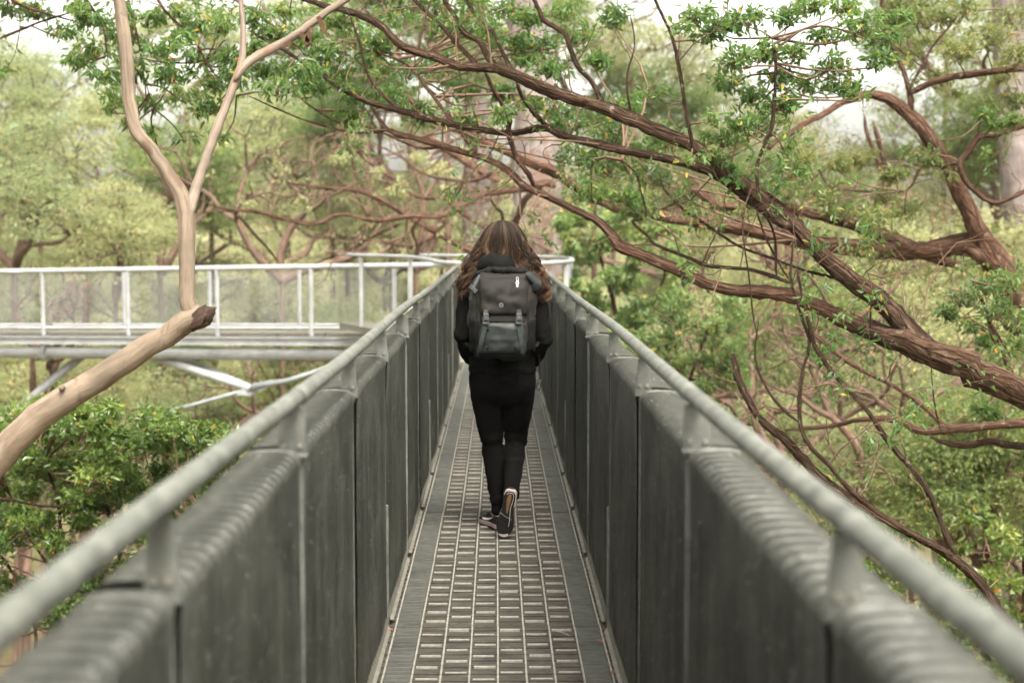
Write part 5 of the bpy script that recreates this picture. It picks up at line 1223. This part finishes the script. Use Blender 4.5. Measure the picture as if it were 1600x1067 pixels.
# ------------------------------------------------------------------ the rucksack on the hiker's back
def rucksack():
    root = empty('backpack', (HX, HY, .96), label='charcoal roll-top backpack with two buckled straps worn by the hiker', cat='backpack')
    cy = -.235
    Z = [.952, .962, .99, 1.06, 1.15, 1.25, 1.32, 1.365, 1.392, 1.40]
    RX = [.08, .128, .148, .162, .174, .174, .166, .148, .124, .09]; RY = [.05, .085, .104, .114, .116, .112, .10, .078, .05, .02]
    ex = 3.2
    def surf(x, z):
        rx, ry = np.interp(z, Z, RX), np.interp(z, Z, RY)
        return cy - ry * max(0.0, 1 - abs(min(1, abs(x) / rx)) ** ex) ** (1 / ex)
    def out(name, me, parent=None, **kw):
        o = obj(name, me, parent or root, **kw)
        if parent is None: o.location = (0, 0, -.96)
        return o
    C = catmull(np.array([(0, cy, z, rx, ry) for z, rx, ry in zip(Z, RX, RY)]), .012)
    n = 44; V = []; F = []
    for _, _y, z, rx, ry in C:
        for i in range(n):
            a = 2 * math.pi * i / n; c, s = math.cos(a), math.sin(a)
            V.append((math.copysign(abs(c) ** (2 / ex), c) * rx, cy + math.copysign(abs(s) ** (2 / ex), s) * ry, z))
    for k in range(len(C) - 1):
        for i in range(n): F.append((k * n + i, k * n + (i + 1) % n, (k + 1) * n + (i + 1) % n, (k + 1) * n + i))
    F += [tuple(range(n - 1, -1, -1)), tuple((len(C) - 1) * n + i for i in range(n))]
    me = MB().add(V, F).mesh('main_body', M['pack'], True); wrinkle(me, .014, 8, 5, (1, 1, 1.6)); out('main_body', me)
    def patch(name, m, z0, z1, half, off, bulge=0.0, cx=0.0, nx=16, nz=14, wr=0.0, seed=1, parent=None):
        """cloth panel lying on the front of the pack, a closed thin solid"""
        half = half if callable(half) else (lambda z, h=half: h)
        V = []
        for lay in (0, 1):
            for k in range(nz + 1):
                z = z0 + (z1 - z0) * k / nz; h = half(z)
                for i in range(nx + 1):
                    q = -1 + 2 * i / nx; x = cx + q * h
                    e = (1 - abs(q) ** 6) * (1 - abs(2 * k / nz - 1) ** 8)
                    dz = .0
                    y = surf(x, z) + .004 - (lay * (off + .004) + lay * e * bulge)
                    if wr and lay: y -= wr * e * mnoise.fractal((x * 14 + seed, z * 18, seed), .8, 2.1, 3)
                    V.append((x, y, z + dz))
        w_ = nx + 1; L = w_ * (nz + 1); F = []
        for k in range(nz):
            for i in range(nx):
                a = k * w_ + i; F.append((a, a + w_, a + w_ + 1, a + 1)); F.append((L + a, L + a + 1, L + a + w_ + 1, L + a + w_))
        edge = [i for i in range(w_)] + [k * w_ + nx for k in range(1, nz + 1)] + [nz * w_ + i for i in range(nx - 1, -1, -1)] + [k * w_ for k in range(nz - 1, 0, -1)]
        for a, b_ in zip(edge, edge[1:] + edge[:1]): F.append((a, b_, L + b_, L + a))
        return out(name, MB().add(V, F).mesh(name, m, True), parent)
    lid = patch('lid_flap', M['pack'], 1.185, 1.375, lambda z: .118 + .012 * (z - 1.185) / .19, .012, .012, cx=.008, wr=.016, seed=4)
    pk = patch('front_pocket', M['pocket'], .984, 1.148, lambda z: .122 - .02 * max(0, (z - 1.09) / .06), .006, .016, wr=.013, seed=7)
    patch('bottom_panel', M['pack_dark'], .957, .980, .125, .004, .004)
    patch('throat_fabric', M['pack'], 1.148, 1.186, .115, .002, .006, wr=.006, seed=2)
    for sx in (-1, 1):
        patch('side_pocket', M['pack_dark'], .985, 1.165, .022, .006, .008, cx=sx * .150, nx=6, wr=.005, seed=sx + 5)
        patch('seam', M['pack_dark'], 1.02, 1.30, .003, .004, .0, cx=sx * .131, nx=2)
    # roll-top: rolled fabric across the top, the right end folded over, left end pulled down by a strap
    roll = MB()
    Cr = catmull(np.array([(-.145, cy + .02, 1.352, .016, .022), (-.12, cy + .0, 1.385, .022, .03), (-.06, cy - .012, 1.402, .024, .036), (0, cy - .014, 1.404, .023, .036), (.07, cy - .01, 1.403, .024, .036), (.13, cy, 1.388, .024, .034), (.165, cy + .0, 1.36, .026, .03), (.185, cy + .0, 1.335, .02, .026)]), .012)
    roll.tube(Cr[:, :3], Cr[:, 3:5], 16)
    me = fuse('roll_top', roll, M['pack_dark'], .005, 3); wrinkle(me, .006, 22, 6, (2, 1, 1)); out('roll_top', me)
    # right-hand folded wing with its dark mouth
    wing = []
    for k in range(9):
        t = k / 8
        for i in range(7):
            q = i / 6
            wing.append((.118 + .082 * t, cy - .085 + .07 * t - .035 * math.sin(q * math.pi) * (.5 + t * .5), 1.398 - .03 * t * t - (.028 + .05 * t) * q + .01 * math.sin(t * 5 + q * 3)))
    Fw = [(k * 7 + i, (k + 1) * 7 + i, (k + 1) * 7 + i + 1, k * 7 + i + 1) for k in range(8) for i in range(6)]
    out('folded_wing', MB().add(wing, Fw).add([(x, y + .006, z) for x, y, z in wing], [f[::-1] for f in Fw]).mesh('folded_wing', M['pocket'], True))
    out('wing_lining', MB().tube([(.15, cy - .062, 1.325), (.175, cy - .05, 1.322), (.2, cy - .03, 1.318)], [(.03, .018), (.03, .02), (.012, .012)], 12).mesh('wing_lining', M['pack_dark'], True))
    # webbing with buckles
    def ribbon(pts, wdt, m, name, parent=None, th=.0022):
        C = catmull(np.array([(x, surf(x, z) - o, z) for x, z, o in pts]), .012); V = []
        t_ = np.gradient(C, axis=0)
        for i, p in enumerate(C):
            d = t_[i] / np.linalg.norm(t_[i]); nrm = np.array([0, -1, 0.]) - d * (-d[1]); nrm /= np.linalg.norm(nrm); s = np.cross(d, nrm)
            for a, b_ in ((-1, 0), (1, 0), (1, 1), (-1, 1)): V.append(p + s * a * wdt / 2 + nrm * b_ * th)
        F = [(i * 4 + k, i * 4 + (k + 1) % 4, i * 4 + 4 + (k + 1) % 4, i * 4 + 4 + k) for i in range(len(C) - 1) for k in range(4)] + [(3, 2, 1, 0), tuple(len(C) * 4 - 4 + k for k in range(4))]
        return out(name, MB().add(V, F).mesh(name, m), parent)
    for x0, xb in ((-.084, -.124), (.084, .104)):
        st = ribbon([(x0, 1.215, .024), (x0, 1.185, .026), (x0, 1.15, .024), (x0 * .7 + xb * .3, 1.10, .026), (x0 * .35 + xb * .65, 1.04, .025), (xb, .99, .018), (xb + .003, .972, .012)], .022, M['strap'], 'strap')
        y = surf(x0, 1.17)
        bk = MB()
        bk.bbox(x0 - .0145, x0 + .0145, y - .040, y - .028, 1.178, 1.196, .002)
        bk.bbox(x0 - .0115, x0 + .0115, y - .042, y - .029, 1.160, 1.1785, .0025)
        for sgn in (-1, 1): bk.bbox(x0 + sgn * .0135 - .003, x0 + sgn * .0135 + .003, y - .039, y - .029, 1.146, 1.177, .0012)
        bk.bbox(x0 - .0155, x0 + .0155, y - .039, y - .029, 1.140, 1.1475, .0015)
        bk.bbox(x0 - .0135, x0 + .0135, y - .038, y - .029, 1.1495, 1.1545, .001)
        o = bk.obj('buckle', M['buckle'], st)
    for x, z in ((-.075, 1.112), (.068, 1.112), (-.078, 1.018), (.068, 1.018)):
        y = surf(x, z) - .0225; MB().tube([(x, y + .006, z), (x, y, z), (x, y - .003, z), (x, y - .0035, z)], [.007, .007, .005, .002], 12).obj('stud', M['pack_dark'], pk, smooth=True)
    # left compression strap with angled buckle
    ribbon([(-.115, 1.385, .01), (-.14, 1.345, .014), (-.152, 1.31, .014), (-.165, 1.26, .01)], .016, M['strap'], 'compression_strap')
    c = Vector((-.15, surf(-.15, 1.315) - .02, 1.318))
    Mb = Matrix.Translation(c) @ Matrix.Rotation(R(42), 4, 'Y')
    q = MB().bbox(-.019, .019, -.006, .006, -.010, .010, .002, Mb); q.bbox(-.023, -.017, -.008, .008, -.013, .013, .0015, Mb); q.bbox(.017, .023, -.008, .008, -.013, .013, .0015, Mb)
    out('side_buckle', q.mesh('side_buckle', M['buckle']))
    # emblem: small eight-armed star print
    ys = surf(-.004, 1.238) - .033
    em = MB()
    for k in range(8):
        a = k * math.pi / 4 + .2; d = Vector((math.cos(a), 0, math.sin(a)))
        p0 = Vector((-.006, ys, 1.238)) + d * .0045; p1 = Vector((-.006, ys, 1.238)) + d * .0135
        p0.y = surf(p0.x, p0.z) - .038; p1.y = surf(p1.x, p1.z) - .038
        em.tube([p0, p1], .0009, 5)
    em.obj('emblem', M['print'], lid)
    # little silver charm on a ring below the right of the lid
    ch = MB(); cx_, cz = .076, 1.375
    yy = surf(cx_, 1.35) - .034
    ch.tube([(cx_ + .0055 * math.cos(a), yy, cz - .006 + .010 * math.sin(a)) for a in np.linspace(0, 6.2, 14)], .0012, 5)
    ch.tube([(cx_ + .0062 * math.cos(a), yy - .001, cz - .026 + .0075 * math.sin(a)) for a in np.linspace(0, 6.2, 14)], .0026, 6)
    ch.bbox(cx_ - .006, cx_ + .005, yy - .003, yy + .003, cz - .048, cz - .036, .002)
    ch.bbox(cx_ - .003, cx_ + .009, yy - .003, yy + .003, cz - .056, cz - .0475, .002)
    ch.bbox(cx_ - .004, cx_ + .005, yy - .003, yy + .003, cz - .080, cz - .0575, .002)
    out('charm', ch.mesh('charm', M['charm']))
    # shoulder straps over the jacket to the front
    for sx in (-1, 1):
        pts = catmull(np.array([(sx * .09, -.13, 1.33), (sx * .10, -.10, 1.415), (sx * .105, .0, 1.435), (sx * .11, .10, 1.37), (sx * .13, .135, 1.25), (sx * .16, .11, 1.12), (sx * .185, .0, 1.03), (sx * .165, -.14, 1.0)]), .02)
        out('shoulder_strap', MB().tube(pts, [(.010, .028)] * len(pts), 8).mesh('shoulder_strap', M['pack_dark'], True))
rucksack()

# ------------------------------------------------------------------ fallen leaves and sticks lying on the deck
def litter():
    rs = random.Random(31)
    lm = M['litter'] 
    spots = [((643, 856), 'small tan leaf lying by the left wall ahead of the deck joint', 0), ((606, 985), 'reddish dry leaf caught at the left deck edge', 1), ((942, 1002), 'reddish dry leaf at the right deck edge near the joint', 1), ((878, 990), 'short pale curved twig lying across the right deck bars', 2), ((953, 1052), 'reddish leaf scrap at the right edge low in the picture', 1)]
    for (u, v), lab, k in spots:
        Y = 1.6 / math.tan(math.atan((v - 365) / 2222.0)); p = P(u, v, Y)
        for _ in range(4): Y += (p.z - .012) / .3 * .35 * 0; 
        ray = P(u, v, 10) - Vector((CAMX, 0, CAMZ)); t = (0.012 - CAMZ) / ray.z; p = Vector((CAMX, 0, CAMZ)) + ray * t
        a = rs.uniform(0, 6)
        if k == 2:
            C = catmull(np.array([(-.045, .02, .004), (-.02, .0, .008), (.01, -.002, .006), (.045, -.02, .004)]), .008)
            o = MB().tube(C, np.linspace(.003, .0015, len(C)), 6).obj('fallen_twig', M['tread'], smooth=True, label=lab, cat='twig')
        else:
            L = .03 if k else .022
            V = [(0, 0, 0), (L * .3, -L * .28, .004), (L * .7, -L * .2, .005), (L, 0, .001), (L * .7, L * .2, .005), (L * .3, L * .28, .004), (-L * .5, .002, .004)]
            o = MB().add(V, [(0, 1, 2, 3), (0, 3, 4, 5)]).add([(0, 0, 0), (0, .001, 0), (-L * .5, .003, .004), (-L * .5, .002, .004)], [(0, 1, 2, 3)]).obj('fallen_leaf', M['litter' if k else 'litter_tan'], label=lab, cat='leaf')
        o.location = p; o.rotation_euler = (0, 0, a if k != 2 else -.5)
M['litter'] = plain('dry_red_leaf', (0.2, 0.07, 0.035), 0.7, 0.3, 60, 0.3)
M['litter_tan'] = plain('dry_tan_leaf', (0.3, 0.17, 0.07), 0.7, 0.3, 60, 0.3)
litter()

# ------------------------------------------------------------------ thin haze added to lift the dark tones of the far trees
def haze():
    m = bpy.data.materials.new('shade_lift_haze'); m.use_nodes = True; t = m.node_tree; t.nodes.clear()
    v = t.nodes.new('ShaderNodeVolumePrincipled'); v.inputs['Color'].default_value = (0.96, 0.97, 0.92, 1)
    v.inputs['Density'].default_value = 0.00035; v.inputs['Anisotropy'].default_value = 0.2
    o = t.nodes.new('ShaderNodeOutputMaterial'); t.links.new(v.outputs[0], o.inputs['Volume'])
    MB().box(-260, 260, -60, 300, -20, 40).obj('haze', m, kind='stuff', label='thin added haze that lightens the far trees')
haze()
